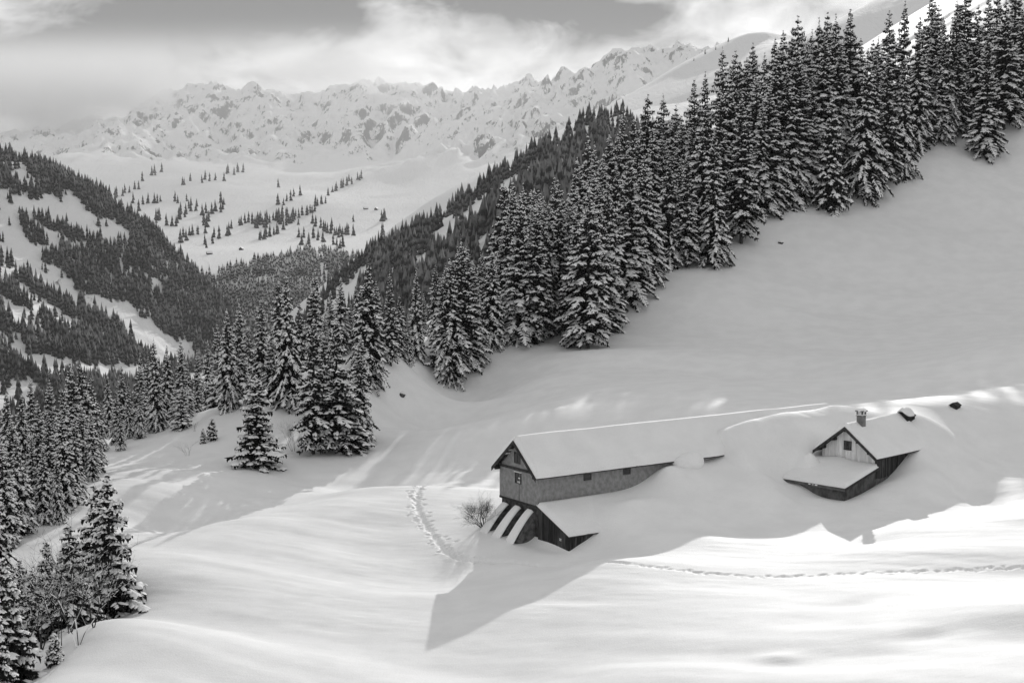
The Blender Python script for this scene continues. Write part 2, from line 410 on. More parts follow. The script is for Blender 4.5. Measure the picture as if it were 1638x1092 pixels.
for x, y, z in [(-3200, 6400, 120), (-2300, 6800, 240), (-1100, 7300, 320), (0, 7400, 320), (1500, 7300, 420), (3000, 6400, 500), (-2400, 3300, 0), (1900, 3200, 200), (800, 2600, 60), (1300, 2200, 50), (-1500, 2200, -150), (0, 1900, -230), (-500, 1900, -230)]: mp.append((x, y, z))
m_tps = TPS(mp, 1e-4, 1000.0)
def mount_h(x, y):
    z = m_tps(x, y)
    wx = x + 80 * fbm(x / 330, y / 330, 3, 2); wy = y + 120 * fbm(x / 340, y / 340, 3, 6)
    crag = sst(z + 70 * fbm(x / 520, y / 520, 3, 19), 120, 260) * sst(x, -2500, -1500) * (1 - 0.5 * sst(y, 5900, 6350))
    z = z + crag * (84 * ridged(wx / 270, wy / 700, 6, 3) + 44 * ridged(wx / 100, wy / 190, 5, 11) + 30 * fbm(wx / 36, wy / 80, 4, 23) - 36)
    z = z + 10 * fbm(x / 400, y / 400, 5, 31) + 10 * ridged(x / 330, y / 640, 4, 77) * (1 - crag) * sst(z, 0, 80)
    return z
tag(link('mountain', gridmesh('mountain', np.arange(-3300, 2700, 11.0), lines((1900, 4700, 16), (4700, 6700, 10), (6700, 7400, 35)), mount_h), MOUNT), kind='structure')

lp = []
for px, py, Y in [(0, 272, 2200), (60, 291, 2230), (130, 318, 2260), (200, 350, 2300), (235, 370, 2320), (262, 398, 2330), (300, 440, 2330), (0, 330, 2090), (100, 360, 2150), (0, 450, 1880), (100, 450, 2020), (200, 450, 2150), (0, 600, 1500), (100, 560, 1700), (200, 560, 1900), (280, 530, 2150), (50, 520, 1740), (-150, 220, 2150), (-150, 420, 1800), (-150, 600, 1400), (0, 700, 1300), (200, 640, 1700), (300, 600, 2000), (340, 500, 2300)]:
    lp.append(PY(px, py, Y))
for x, y, z in [(-800, 2500, 20), (-1100, 2400, 80), (-650, 2550, -80), (-480, 2550, -220), (-400, 2200, -260), (-300, 1600, -240), (-200, 1200, -230), (-1200, 1900, 120), (-1100, 1300, 0), (-600, 900, -150), (-1300, 1500, 80)]: lp.append((x, y, z))
l_tps = TPS(lp, 1e-4, 1000.0)
def left_h(x, y):
    return l_tps(x, y) + 10 * fbm(x / 90, y / 90, 5, 51) + 7 * ridged(x / 70, y / 110, 4, 4)
tag(link('hillside', gridmesh('hillside', np.arange(-1250, -230, 6.0), np.arange(900, 2600, 7.0), left_h), HILL), kind='structure')

rp = []
for px, py, Y in [(560, 440, 1500), (600, 412, 1500), (640, 392, 1500), (700, 358, 1520), (760, 312, 1550), (800, 280, 1580), (850, 258, 1600), (910, 218, 1640), (930, 205, 1650), (980, 200, 1700),
                  (600, 500, 1200), (640, 480, 1100), (700, 440, 1000), (760, 430, 850), (760, 380, 1100), (800, 350, 1150), (860, 300, 1250), (820, 420, 750), (900, 300, 1050), (950, 260, 1000), (580, 560, 1050), (660, 560, 800), (760, 560, 600), (900, 420, 600),
                  (1000, 320, 800), (1100, 260, 900), (1200, 240, 1000)]:
    rp.append(PY(px, py, Y))
for x, y, z in [(-300, 1500, -210), (-250, 1000, -200), (-150, 600, -120), (-120, 400, -90), (0, 420, -50), (80, 450, 10), (-200, 1800, -200), (0, 1900, -40), (120, 1950, 60), (300, 1500, 110), (300, 900, 60), (200, 600, 30), (500, 1500, 140), (500, 900, 80)]: rp.append((x, y, z))
r_tps = TPS(rp, 1e-4, 1000.0)
def right_h(x, y):
    return r_tps(x, y) + 5 * fbm(x / 60, y / 60, 5, 61) * sst(y, 350, 600)
tag(link('wooded_flank', gridmesh('wooded_flank', np.arange(-320, 520, 4.0), lines((400, 900, 6), (900, 2000, 7)), right_h), HILL), kind='structure')

dp = []
for px, py, Y in [(900, 215, 2300), (960, 180, 2350), (1010, 155, 2380), (1060, 130, 2400), (1100, 103, 2420), (1150, 76, 2440), (1200, 55, 2450), (1225, 52, 2450), (1260, 62, 2440), (1310, 70, 2400), (1370, 20, 2350), (1430, -15, 2350), (1500, -45, 2350), (1640, -80, 2300),
                  (1000, 220, 2050), (1100, 180, 2050), (1200, 140, 2050), (1300, 140, 2000), (1400, 60, 2050), (1400, 120, 1900), (1500, 40, 2000), (900, 290, 2000), (1640, 0, 2000)]:
    dp.append(PY(px, py, Y))
for x, y, z in [(0, 2700, 80), (300, 2900, 200), (700, 2900, 300), (1200, 2700, 400), (0, 1750, -40), (300, 1600, 60), (700, 1500, 150), (1100, 1600, 250), (-130, 2250, 20), (-420, 2200, -220), (-350, 1800, -220), (-420, 2700, -200), (-200, 2000, -90)]: dp.append((x, y, z))
d_tps = TPS(dp, 1e-4, 1000.0)
def dome_h(x, y): return d_tps(x, y) + 5 * fbm(x / 160, y / 160, 4, 71)
tag(link('snow_dome', gridmesh('snow_dome', np.arange(-420, 1300, 10.0), np.arange(1600, 2900, 10.0), dome_h), DOME), kind='structure')
gp = [(-9000, -3000), (9000, 12000)]
tag(link('valley_ground', gridmesh('valley_ground', np.linspace(-5500, 5500, 60), np.linspace(-1500, 7500, 60), lambda X, Y: -330 + 60 * fbm(X / 900, Y / 900, 3, 3) + 0 * X), HILL), kind='structure')
# ---------------------------------------------------------------- building helpers
PLASTER = material('weathered_plaster', simple(0.19, 0.31, 2.6, 0.95, (1, 1, 0.8), 0.7, 0.04, 0.05))
STONE = material('rubble_stone', simple(0.035, 0.15, 2.2, 0.95, (1, 1, 1), 0.8, 0.06))
DARKWOOD = material('dark_boards', simple(0.014, 0.07, 2.5, 0.9, (2.5, 2.5, 0.3), 0.4, 0.02, 0.55))
BEAM = material('old_timber', simple(0.02, 0.06, 3.0, 0.9, (1, 1, 1), 0.4, 0.02))
ROOFM = material('roof_shingle', simple(0.02, 0.06, 3.0, 0.9, (1, 1, 1), 0.5, 0.02))
PALEWOOD = material('silver_grey_boards', simple(0.62, 0.88, 3.0, 0.85, (4, 4, 0.25), 0.35, 0.015, 0.13))
CONCRETE = material('stained_render', simple(0.05, 0.16, 1.6, 0.95, (1, 1, 0.7), 0.5, 0.02))
GLASS = material('window_glass', lambda t, b: (b.inputs['Base Color'].__setattr__('default_value', (0.012, 0.012, 0.012, 1)), b.inputs['Roughness'].__setattr__('default_value', 0.08), b.inputs['Specular IOR Level'].__setattr__('default_value', 0.6)))
CURTAIN = material('white_curtain', simple(0.6, 0.75, 3.0))
FRAME = material('window_frame', simple(0.03, 0.09, 4.0))
CHIM = material('chimney_render', simple(0.10, 0.19, 2.5, 0.95, (1, 1, 1), 0.4, 0.02))

class MB:
    def __init__(s): s.bm = bmesh.new()
    def box(s, x0, x1, y0, y1, z0, z1):
        vs = [s.bm.verts.new(p) for p in [(x0, y0, z0), (x1, y0, z0), (x1, y1, z0), (x0, y1, z0), (x0, y0, z1), (x1, y0, z1), (x1, y1, z1), (x0, y1, z1)]]
        for f in [(0, 3, 2, 1), (4, 5, 6, 7), (0, 1, 5, 4), (1, 2, 6, 5), (2, 3, 7, 6), (3, 0, 4, 7)]: s.bm.faces.new([vs[i] for i in f])
        return s
    def hexa(s, a, b):
        """two quads (4 points each) joined into a solid"""
        va = [s.bm.verts.new(p) for p in a]; vb = [s.bm.verts.new(p) for p in b]; n = len(va)
        s.bm.faces.new(va[::-1]); s.bm.faces.new(vb)
        for i in range(n): s.bm.faces.new([va[i], va[(i + 1) % n], vb[(i + 1) % n], vb[i]])
        return s
    def prism_x(s, poly, x0, x1):
        return s.hexa([(x0, y, z) for y, z in poly], [(x1, y, z) for y, z in poly])
    def prism_y(s, poly, y0, y1):
        return s.hexa([(x, y0, z) for x, z in poly], [(x, y1, z) for x, z in poly])
    def build(s, name, mat, parent=None, bevel=0.0, smooth=False):
        bmesh.ops.recalc_face_normals(s.bm, faces=s.bm.faces)
        if bevel: bmesh.ops.bevel(s.bm, geom=list(s.bm.edges), offset=bevel, segments=2, affect='EDGES', profile=0.6)
        me = bpy.data.meshes.new(name); s.bm.to_mesh(me); s.bm.free()
        if smooth:
            for p in me.polygons: p.use_smooth = True
        return link(name, me, mat, parent)
def slab(name, top, thick, mat, parent, nu=60, nv=14, seed=0, edge=0.35, wob=0.06, eave=0.05):
    """a snow cover: top(u,v)->(x,y,z) base surface, thickened upward with soft shoulders"""
    rs = np.random.RandomState(seed)
    us = np.linspace(0, 1, nu); vs = np.linspace(0, 1, nv)
    P = np.array([[top(u, v) for u in us] for v in vs], float)
    U, V = np.meshgrid(us, vs)
    LU = np.linalg.norm(P[0, -1] - P[0, 0]); LV = np.linalg.norm(P[-1, 0] - P[0, 0])
    e = np.minimum(np.minimum(U, 1 - U) * LU, np.minimum(V, 1 - V) * LV)
    t = thick * np.sqrt(np.clip(1 - (1 - np.clip(e / edge, 0, 1)) ** 2, 0, 1)) * (1 + wob * 6 * fbm(U * LU / 3.0, V * LV / 3.0, 3, seed + 5)) + thick * 0.25
    top_ = P.copy(); top_[..., 2] += np.maximum(t, 0.05)
    jag = eave * fbm(U * LU / 0.7, V * 0 + seed, 3, seed)
    bot = P.copy(); bot[..., 2] += 0.012
    for arr in (top_, bot):
        arr[0, :, 0] += 0; arr[0, :, 1] += jag[0]
    v = np.concatenate([top_.reshape(-1, 3), bot.reshape(-1, 3)]); n = nu * nv
    i = (np.arange(nv - 1)[:, None] * nu + np.arange(nu - 1)[None]).ravel()
    ft = np.stack([i, i + 1, i + nu + 1, i + nu], 1); fb = ft[:, ::-1] + n
    ring = list(range(nu)) + [k * nu + nu - 1 for k in range(1, nv)] + list(range(n - 2, n - nu - 1, -1)) + [k * nu for k in range(nv - 2, 0, -1)]
    fs = np.array([[a, a + n, b + n, b] for a, b in zip(ring, ring[1:] + ring[:1])])
    o = link(name, npmesh(name, v, np.concatenate([ft, fb, fs]), True), mat, parent)
    bm = bmesh.new(); bm.from_mesh(o.data); bmesh.ops.recalc_face_normals(bm, faces=bm.faces); bm.to_mesh(o.data); bm.free()
    return o
def lumpy(name, mat, parent, loc, rad, seed, sub=3, amp=0.12):
    bm = bmesh.new(); bmesh.ops.create_icosphere(bm, subdivisions=sub, radius=1.0)
    for v in bm.verts:
        n = 1 + amp * 2 * float(fbm(np.array([v.co.x * 1.3 + v.co.z]), np.array([v.co.y * 1.3 + seed]), 3, seed)[0])
        v.co = Vector((v.co.x * rad[0] * n, v.co.y * rad[1] * n, v.co.z * rad[2] * n))
    me = bpy.data.meshes.new(name); bm.to_mesh(me); bm.free()
    for p in me.polygons: p.use_smooth = True
    o = link(name, me, mat, parent); o.location = loc; return o

# ---------------------------------------------------------------- the long barn
W = 5.9; BL = 38.0; EZ = 6.02; RZ = 8.45; SL = (RZ - EZ) / (W / 2)
barn = empty('barn', tuple(bl(0, 0, BZ)), BA)
tag(barn, 'long plastered barn with steep snow-covered roof and stone footing, half buried in the slope', 'barn')
# walls: plaster shell above, stone footing below
gw = MB().prism_x([(0.0, 3.1), (W, 3.1), (W, EZ), (W / 2, RZ - 0.12), (0.0, EZ)], 0.0, 0.4).build('gable_wall', PLASTER, barn)
MB().box(0.4, 22.0, 0.0, 0.4, 3.1, EZ).build('long_wall', PLASTER, barn)
MB().box(0.4, 22.0, W - 0.4, W, 1.0, EZ).build('rear_wall', PLASTER, barn)
def rough_block(name, x0, x1, y0, y1, z0, z1, mat, parent, n=10, amp=0.06, seed=0):
    bm = bmesh.new(); bmesh.ops.create_cube(bm, size=1.0); bmesh.ops.subdivide_edges(bm, edges=list(bm.edges), cuts=n, use_grid_fill=True)
    rs = random.Random(seed)
    for v in bm.verts:
        v.co = Vector((x0 + (v.co.x + .5) * (x1 - x0), y0 + (v.co.y + .5) * (y1 - y0), z0 + (v.co.z + .5) * (z1 - z0)))
        v.co += Vector((rs.uniform(-amp, amp), rs.uniform(-amp, amp), rs.uniform(-amp, amp) * 0.5))
    me = bpy.data.meshes.new(name); bm.to_mesh(me); bm.free()
    return link(name, me, mat, parent)
rough_block('stone_footing', 0.14, 12.0, 0.14, W - 0.14, -0.6, 3.2, STONE, barn, 12, 0.05, 2)
MB().box(-0.035, 0.0, 0.0, W, 3.08, 3.26).build('footing_ledge', BEAM, barn)
MB().prism_x([(0.0, EZ - 0.1), (W, EZ - 0.1), (W, EZ + 0.12), (0.0, EZ + 0.12)], -0.09, -0.002).build('tie_beam', BEAM, barn)
MB().prism_x([(1.75, EZ + 1.95), (W - 1.75, EZ + 1.95), (W - 1.75, EZ + 2.07), (1.75, EZ + 2.07)], -0.06, -0.002).build('collar_beam', BEAM, barn)
MB().box(-0.03, -0.002, 2.75, 2.85, 3.26, EZ - 0.1).build('wall_crack_post', material('dark_plaster_joint', simple(0.12, 0.2, 2)), barn)  # narrow darker strip down the gable plaster
# roof: two slopes of boards, gable overhang
OV = 0.55; EO = 0.45
def slope_poly(side, lift, th):
    ye = -EO if side < 0 else W + EO; z_e = EZ - SL * EO
    return [(ye, z_e + lift), (W / 2, RZ + lift), (W / 2, RZ + lift + th), (ye, z_e + lift + th)]
MB().prism_x(slope_poly(-1, 0.0, 0.13), -OV, 24.0).build('roof_slope', ROOFM, barn)
MB().prism_x(slope_poly(1, 0.0, 0.13), -OV, BL).build('roof_slope', ROOFM, barn)
for sd in (-1, 1):
    MB().prism_x(slope_poly(sd, -0.20, 0.36), -OV - 0.05, -OV - 0.003).build('bargeboard', BEAM, barn)
for k, yy in enumerate((0.05, W / 2, W - 0.05)):
    z = (RZ if k == 1 else EZ) - 0.16
    MB().box(-OV + 0.02, -0.002, yy - 0.09, yy + 0.09, z - 0.22, z - 0.02).build('purlin_end', BEAM, barn)
for q in range(7):   # soffit rafters below the far-left overhang
    f = 0.1 + q * 0.125; yy = W + EO - f * (W / 2 + EO); z = EZ - SL * EO + f * (W / 2 + EO) * SL
    MB().box(-OV + 0.03, -0.01, yy - 0.04, yy + 0.04, z - 0.12, z - 0.01).build('rafter_end', PALEWOOD if q in (4, 5) else BEAM, barn)
# snow on the roof
def rtop(side):
    ye = -EO - 0.06 if side < 0 else W + EO + 0.06
    def f(u, v):
        y = ye + (W / 2 - ye) * v; z = EZ - SL * (EO + 0.06) + abs(y - ye) * SL + 0.135
        return (-OV - 0.12 + u * (BL + OV + 0.4), y, z)
    return f
def roof_snow():
    nu, nv = 150, 33
    us = np.linspace(-OV + 0.02, BL + 0.6, nu); vs = np.linspace(-1, 1, nv); U, V = np.meshgrid(us, vs)
    half = W / 2 + EO + 0.06
    d = np.abs(V); z0 = RZ + 0.14 - d * half * SL
    e = np.minimum((1 - d) * half, np.minimum(U - us[0], (us[-1] - U) * 0.4))
    th = 0.52 * np.sqrt(np.clip(1 - (1 - np.clip(e / 0.3, 0, 1)) ** 2, 0, 1)) + 0.05
    th = th * (1 + 0.10 * fbm(U / 4.0, V * 1.4, 3, 12)) - 0.14 * np.exp(-(d / 0.05) ** 2)
    y = W / 2 + V * half + np.where(d > 0.99, 0.10 * fbm(U / 0.8, V, 3, 8) * np.sign(V), 0)
    top = np.stack([U, y, z0 + th], 2); bot = np.stack([U, y, z0 + 0.004], 2)
    v = np.concatenate([top.reshape(-1, 3), bot.reshape(-1, 3)]); n = nu * nv
    i = (np.arange(nv - 1)[:, None] * nu + np.arange(nu - 1)[None]).ravel()
    ft = np.stack([i, i + 1, i + nu + 1, i + nu], 1); fb = ft[:, ::-1] + n
    ring = list(range(nu)) + [k * nu + nu - 1 for k in range(1, nv)] + list(range(n - 2, n - nu - 1, -1)) + [k * nu for k in range(nv - 2, 0, -1)]
    fs = np.array([[a, a + n, b + n, b] for a, b in zip(ring, ring[1:] + ring[:1])])
    me = npmesh('roof_snow', v, np.concatenate([ft, fb, fs]), True)
    return link('roof_snow', me, SNOW, barn)
roof_snow()
lumpy('snow_mound', SNOW, barn, (16.6, -0.45, 5.45), (1.7, 1.1, 1.0), 3, 4, 0.10)
# windows
def window(parent, x, y, z, w_, h_, face, frame=FRAME, bars=True, curtain=False, t=0.07):
    """face 'x': in the gable (looks along -x); 'y': in the long wall (looks along -y)"""
    d = 0.03
    def bx(a0, a1, z0, z1, p0, p1):
        return MB().box(p0, p1, a0, a1, z0, z1) if face == 'x' else MB().box(a0, a1, p0, p1, z0, z1)
    c = x if face == 'x' else y; a = y if face == 'x' else x
    wn = MB()
    for q in ((a - w_ / 2, a - w_ / 2 + t, z, z + h_), (a + w_ / 2 - t, a + w_ / 2, z, z + h_), (a - w_ / 2 + t, a + w_ / 2 - t, z, z + t), (a - w_ / 2 + t, a + w_ / 2 - t, z + h_ - t, z + h_)):
        if face == 'x': wn.box(c - 0.05, c - 0.002, q[0], q[1], q[2], q[3])
        else: wn.box(q[0], q[1], c - 0.05, c - 0.002, q[2], q[3])
    wn = wn.build('window', frame, parent)
    bx(a - w_ / 2 + t, a + w_ / 2 - t, z + t, z + h_ - t, c - 0.02, c - 0.004).build('pane', GLASS, wn)
    if bars:
        bx(a - 0.025, a + 0.025, z + t, z + h_ - t, c - 0.045, c - 0.022).build('mullion', frame, wn)
    if curtain:
        bx(a - w_ * 0.28, a + w_ * 0.12, z + t, z + h_ * 0.24, c - 0.034, c - 0.022).build('curtain', CURTAIN, wn)
        bx(a - w_ * 0.30, a + w_ * 0.02, z + h_ * 0.45, z + h_ * 0.56, c - 0.034, c - 0.022).build('curtain', CURTAIN, wn)
    return wn
wn = window(barn, 0, 3.1, 6.5, 0.95, 1.0, 'x')
wn = window(barn, 0, 2.95, 4.75, 0.95, 1.0, 'x', curtain=True)
MB().box(-0.12, -0.002, 2.42, 3.48, 5.75, 5.80).build('snow_on_lintel', SNOW, wn)
window(barn, 5.3, 0, 4.95, 0.85, 0.55, 'y', bars=False)
window(barn, 9.7, 0, 5.0, 0.85, 0.55, 'y', bars=False)
# raking buttresses capped with snow
for k, (yy, reach) in enumerate(((0.95, 2.0), (2.85, 2.2), (4.75, 2.3))):
    b = MB().hexa([(0.12, yy - 0.38, 2.75), (-0.25, yy - 0.38, 2.7), (-reach, yy - 0.42, 0.1), (-reach, yy - 0.42, -0.5), (0.12, yy - 0.38, -0.5)],
                  [(0.12, yy + 0.38, 2.75), (-0.25, yy + 0.38, 2.7), (-reach, yy + 0.42, 0.1), (-reach, yy + 0.42, -0.5), (0.12, yy + 0.38, -0.5)]).build('buttress', STONE, barn)
    def bt(u, v, yy=yy, reach=reach):
        x = -0.10 - (reach + 0.25) * u; s = 2.62 - 2.5 * (u ** 1.25)
        return (x, yy - 0.46 - 0.16 * u + (0.90 + 0.34 * u) * v, s + 0.03)
    slab('snow_cap', bt, 0.22, SNOW, b, 24, 12, 20 + k, 0.28, 0.05, 0.0)
# lean-to with board end wall
LW = 4.45
lean = empty('lean_to', (0, 0, 0)); lean.parent = barn
def lz(y): return 3.25 + (1.5 - 3.25) * (-y / LW)
MB().prism_x([(0.0, lz(0) - 0.02), (-LW - 0.25, lz(-LW - 0.25) - 0.02), (-LW - 0.25, lz(-LW - 0.25) + 0.10), (0.0, lz(0) + 0.10)], -0.12, 9.0).build('lean_to_roof', ROOFM, lean)
bw_ = 0.165; y = -0.02; rs = random.Random(3); k = 0
while y - bw_ > -LW:
    w_ = bw_ * rs.uniform(0.85, 1.2)
    a, b_ = y, max(y - w_ + 0.018, -LW)
    MB().hexa([(0.0 - rs.uniform(0, 0.02), a, 0.05), (0.06, a, 0.05), (0.06, b_, 0.05), (-rs.uniform(0, 0.02), b_, 0.05)],
              [(0.0 - rs.uniform(0, 0.02), a, lz(a) - 0.03), (0.06, a, lz(a) - 0.03), (0.06, b_, lz(b_) - 0.03), (-rs.uniform(0, 0.02), b_, lz(b_) - 0.03)]).build('plank', DARKWOOD, lean)
    y -= w_; k += 1
MB().box(0.08, 0.12, -LW, -0.02, 0.0, 1.45).build('backing', DARKWOOD, lean)
x = 0.05
while x < 4.2:
    w_ = 0.2 * rs.uniform(0.85, 1.2)
    MB().box(x, x + w_ - 0.02, -LW - 0.05, -LW + rs.uniform(0, 0.02), -0.2, 1.47).build('plank', DARKWOOD, lean); x += w_
MB().box(-0.06, -0.022, -3.45, -3.2, 1.02, 1.08).build('latch_plate', CURTAIN, lean)
MB().box(-0.06, -0.022, -3.45, -3.2, 0.9, 0.96).build('latch_plate', CURTAIN, lean)
def lt(u, v):
    yy = -LW - 0.3 + (LW + 0.25) * v; x = -0.2 + 9.0 * u
    return (x, yy, lz(yy) + 0.10)
slab('lean_to_snow', lt, 0.33, SNOW, lean, 50, 24, 41, 0.3, 0.06, 0.10)

# ---------------------------------------------------------------- the small chalet
HW = 5.7; HE = 3.3; HR = 5.45; HSL = (HR - HE) / (HW / 2); HLN = 9.0
ch = empty('chalet', tuple(hl(0, 0, HZ)), HA)
tag(ch, 'small chalet with pale board gable, dark window and snow-capped chimney, sunk in deep snow', 'chalet')
x0 = 0.0
MB().prism_x([(0.06, 0.0), (HW - 0.06, 0.0), (HW - 0.06, HE - 0.06), (HW / 2, HR - 0.2), (0.06, HE - 0.06)], 0.05, 0.12).build('gable_backing', DARKWOOD, ch)
rs = random.Random(8); y = 0.0
while y < HW - 0.02:
    w_ = min(0.19 * rs.uniform(0.8, 1.25), HW - y); a, b_ = y, y + w_ - 0.016
    za = HE - 0.04 + min(a, HW - a) * HSL; zb = HE - 0.04 + min(b_, HW - b_) * HSL
    p = -rs.uniform(0.0, 0.02)
    MB().hexa([(p, a, 2.05), (0.05, a, 2.05), (0.05, b_, 2.05), (p, b_, 2.05)], [(p, a, za), (0.05, a, za), (0.05, b_, zb), (p, b_, zb)]).build('plank', PALEWOOD, ch)
    y += w_
# side wall of dark boards on stone
xx = 0.02
while xx < 7.5:
    w_ = 0.22 * rs.uniform(0.85, 1.2)
    MB().box(xx, xx + w_ - 0.02, -rs.uniform(0.0, 0.02), 0.04, 0.9, HE + 0.1).build('side_plank', DARKWOOD, ch); xx += w_
MB().box(0.02, 8.5, 0.05, 0.2, -0.6, HE).build('side_wall', DARKWOOD, ch)
rough_block('side_footing', 0.0, 7.0, -0.1, 0.04, -0.8, 0.9, CONCRETE, ch, 8, 0.02, 6)
MB().box(0.02, 8.5, HW - 0.2, HW, -0.6, HE).build('far_side_wall', DARKWOOD, ch)
HO = 0.7; HEO = 0.6
def hs(side, lift, th):
    ye = -HEO if side < 0 else HW + HEO; ze = HE - HSL * HEO
    return [(ye, ze + lift), (HW / 2, HR + lift), (HW / 2, HR + lift + th), (ye, ze + lift + th)]
for sd in (-1, 1):
    rf = MB().prism_x(hs(sd, 0.0, 0.12), -HO, HLN).build('roof_slope', ROOFM, ch)
    MB().prism_x(hs(sd, -0.18, 0.32), -HO - 0.05, -HO - 0.003).build('bargeboard', BEAM, rf)
for yy in (0.35, 1.55, HW - 1.55, HW - 0.35):
    z = HE + min(yy, HW - yy) * HSL - 0.02
    MB().box(-HO + 0.03, -0.03, yy - 0.09, yy + 0.09, z - 0.30, z - 0.03).build('purlin_end', BEAM, ch)
MB().box(-HO + 0.03, -0.03, HW / 2 - 0.09, HW / 2 + 0.09, HR - 0.35, HR - 0.05).build('purlin_end', BEAM, ch)
hw_ = window(ch, -0.02, HW / 2 + 0.05, 3.32, 0.84, 0.86, 'x', frame=BEAM, t=0.08)
for s in (-1, 1):
    MB().box(-0.068, -0.052, HW / 2 + 0.05 + s * 0.30 - 0.09, HW / 2 + 0.05 + s * 0.30 + 0.09, 3.41, 4.1).build('shutter', material('window_board', simple(0.05, 0.11, 3)), hw_)
MB().box(-0.12, -0.022, HW / 2 - 0.55, HW / 2 + 0.65, 3.22, 3.28).build('sill', PALEWOOD, hw_)
def chalet_snow():
    nu, nv = 70, 31; us = np.linspace(-HO + 0.02, HLN + 0.3, nu); vs = np.linspace(-1, 1, nv); U, V = np.meshgrid(us, vs)
    half = HW / 2 + HEO + 0.05; d = np.abs(V); z0 = HR + 0.125 - d * half * HSL
    e = np.minimum((1 - d) * half, np.minimum(U - us[0], us[-1] - U))
    th = 0.34 * np.sqrt(np.clip(1 - (1 - np.clip(e / 0.28, 0, 1)) ** 2, 0, 1)) + 0.04
    th = th * (1 + 0.35 * fbm(U / 2.5, V * 1.6, 3, 77)) + 0.12 * sst(U, 4.0, 9.0)
    y = HW / 2 + V * half
    top = np.stack([U, y, z0 + th], 2); bot = np.stack([U, y, z0 + 0.004], 2)
    v = np.concatenate([top.reshape(-1, 3), bot.reshape(-1, 3)]); n = nu * nv
    i = (np.arange(nv - 1)[:, None] * nu + np.arange(nu - 1)[None]).ravel()
    ft = np.stack([i, i + 1, i + nu + 1, i + nu], 1); fb = ft[:, ::-1] + n
    ring = list(range(nu)) + [k * nu + nu - 1 for k in range(1, nv)] + list(range(n - 2, n - nu - 1, -1)) + [k * nu for k in range(nv - 2, 0, -1)]
    fs = np.array([[a, a + n, b + n, b] for a, b in zip(ring, ring[1:] + ring[:1])])
    return link('roof_snow', npmesh('roof_snow', v, np.concatenate([ft, fb, fs]), True), SNOW, ch)
chalet_snow()
# chimney
cx, cy = 1.55, HW / 2 - 0.35
cm = MB().box(cx - 0.31, cx + 0.31, cy - 0.31, cy + 0.31, HR - 0.6, HR + 1.0).build('chimney', CHIM, ch)
MB().box(cx - 0.37, cx + 0.37, cy - 0.37, cy + 0.37, HR + 1.0, HR + 1.07).build('chimney_collar', CHIM, cm)
MB().box(cx - 0.41, cx + 0.41, cy - 0.41, cy + 0.41, HR + 1.07, HR + 1.13).build('snow_rim', SNOW, cm)
for a in (-1, 1):
    for b_ in (-1, 1): MB().box(cx + a * 0.27 - 0.06, cx + a * 0.27 + 0.06, cy + b_ * 0.27 - 0.06, cy + b_ * 0.27 + 0.06, HR + 1.13, HR + 1.42).build('cap_post', CHIM, cm)
MB().box(cx - 0.22, cx + 0.22, cy - 0.22, cy + 0.22, HR + 1.11, HR + 1.3).build('flue_snow', SNOW, cm)
MB().box(cx - 0.43, cx + 0.43, cy - 0.43, cy + 0.43, HR + 1.42, HR + 1.50).build('cap_slab', CHIM, cm)
lumpy('cap_snow', SNOW, cm, (cx, cy, HR + 1.53), (0.47, 0.47, 0.24), 5, 3, 0.05)
# porch: low annex in front of the gable
PD = 5.2; PW0, PW1 = -0.15, HW + 0.35
porch = empty('porch', (0, 0, 0)); porch.parent = ch
def pz(x): return 2.08 + (0.93 - 2.08) * (-x / PD)
MB().prism_y([(-0.03, pz(0) - 0.16), (-PD - 0.3, pz(-PD - 0.3) - 0.16), (-PD - 0.3, pz(-PD - 0.3)), (-0.03, pz(0))], PW0 - 0.25, PW1 + 0.25).build('porch_roof', ROOFM, porch)
MB().box(-PD - 0.36, -PD - 0.302, PW0 - 0.27, PW1 + 0.27, pz(-PD - 0.3) - 0.28, pz(-PD - 0.3) + 0.0).build('fascia', material('grey_fascia', simple(0.06, 0.15, 3.0, 0.9, (1, 0.3, 1))), porch)
rough_block('porch_wall', -PD, -PD + 0.2, PW0, PW1, -0.9, pz(-PD) - 0.17, CONCRETE, porch, 8, 0.015, 9)
sw = MB().hexa([(-PD + 0.2, PW0, -0.9), (-0.05, PW0, -0.9), (-0.05, PW0, pz(0) - 0.18), (-PD + 0.2, PW0, pz(-PD + .2) - 0.18)], [(-PD + 0.2, PW0 + 0.2, -0.9), (-0.05, PW0 + 0.2, -0.9), (-0.05, PW0 + 0.2, pz(0) - 0.18), (-PD + 0.2, PW0 + 0.2, pz(-PD + .2) - 0.18)]).build('porch_side_wall', CONCRETE, porch)
MB().hexa([(-PD - 0.3, PW0 - 0.31, pz(-PD - .3) - 0.24), (-0.05, PW0 - 0.31, pz(0) - 0.24), (-0.05, PW0 - 0.31, pz(0) + .0), (-PD - 0.3, PW0 - 0.31, pz(-PD - .3) + .0)], [(-PD - 0.3, PW0 - 0.252, pz(-PD - .3) - 0.24), (-0.05, PW0 - 0.252, pz(0) - 0.24), (-0.05, PW0 - 0.252, pz(0) + .0), (-PD - 0.3, PW0 - 0.252, pz(-PD - .3) + .0)]).build('verge_board', BEAM, porch)
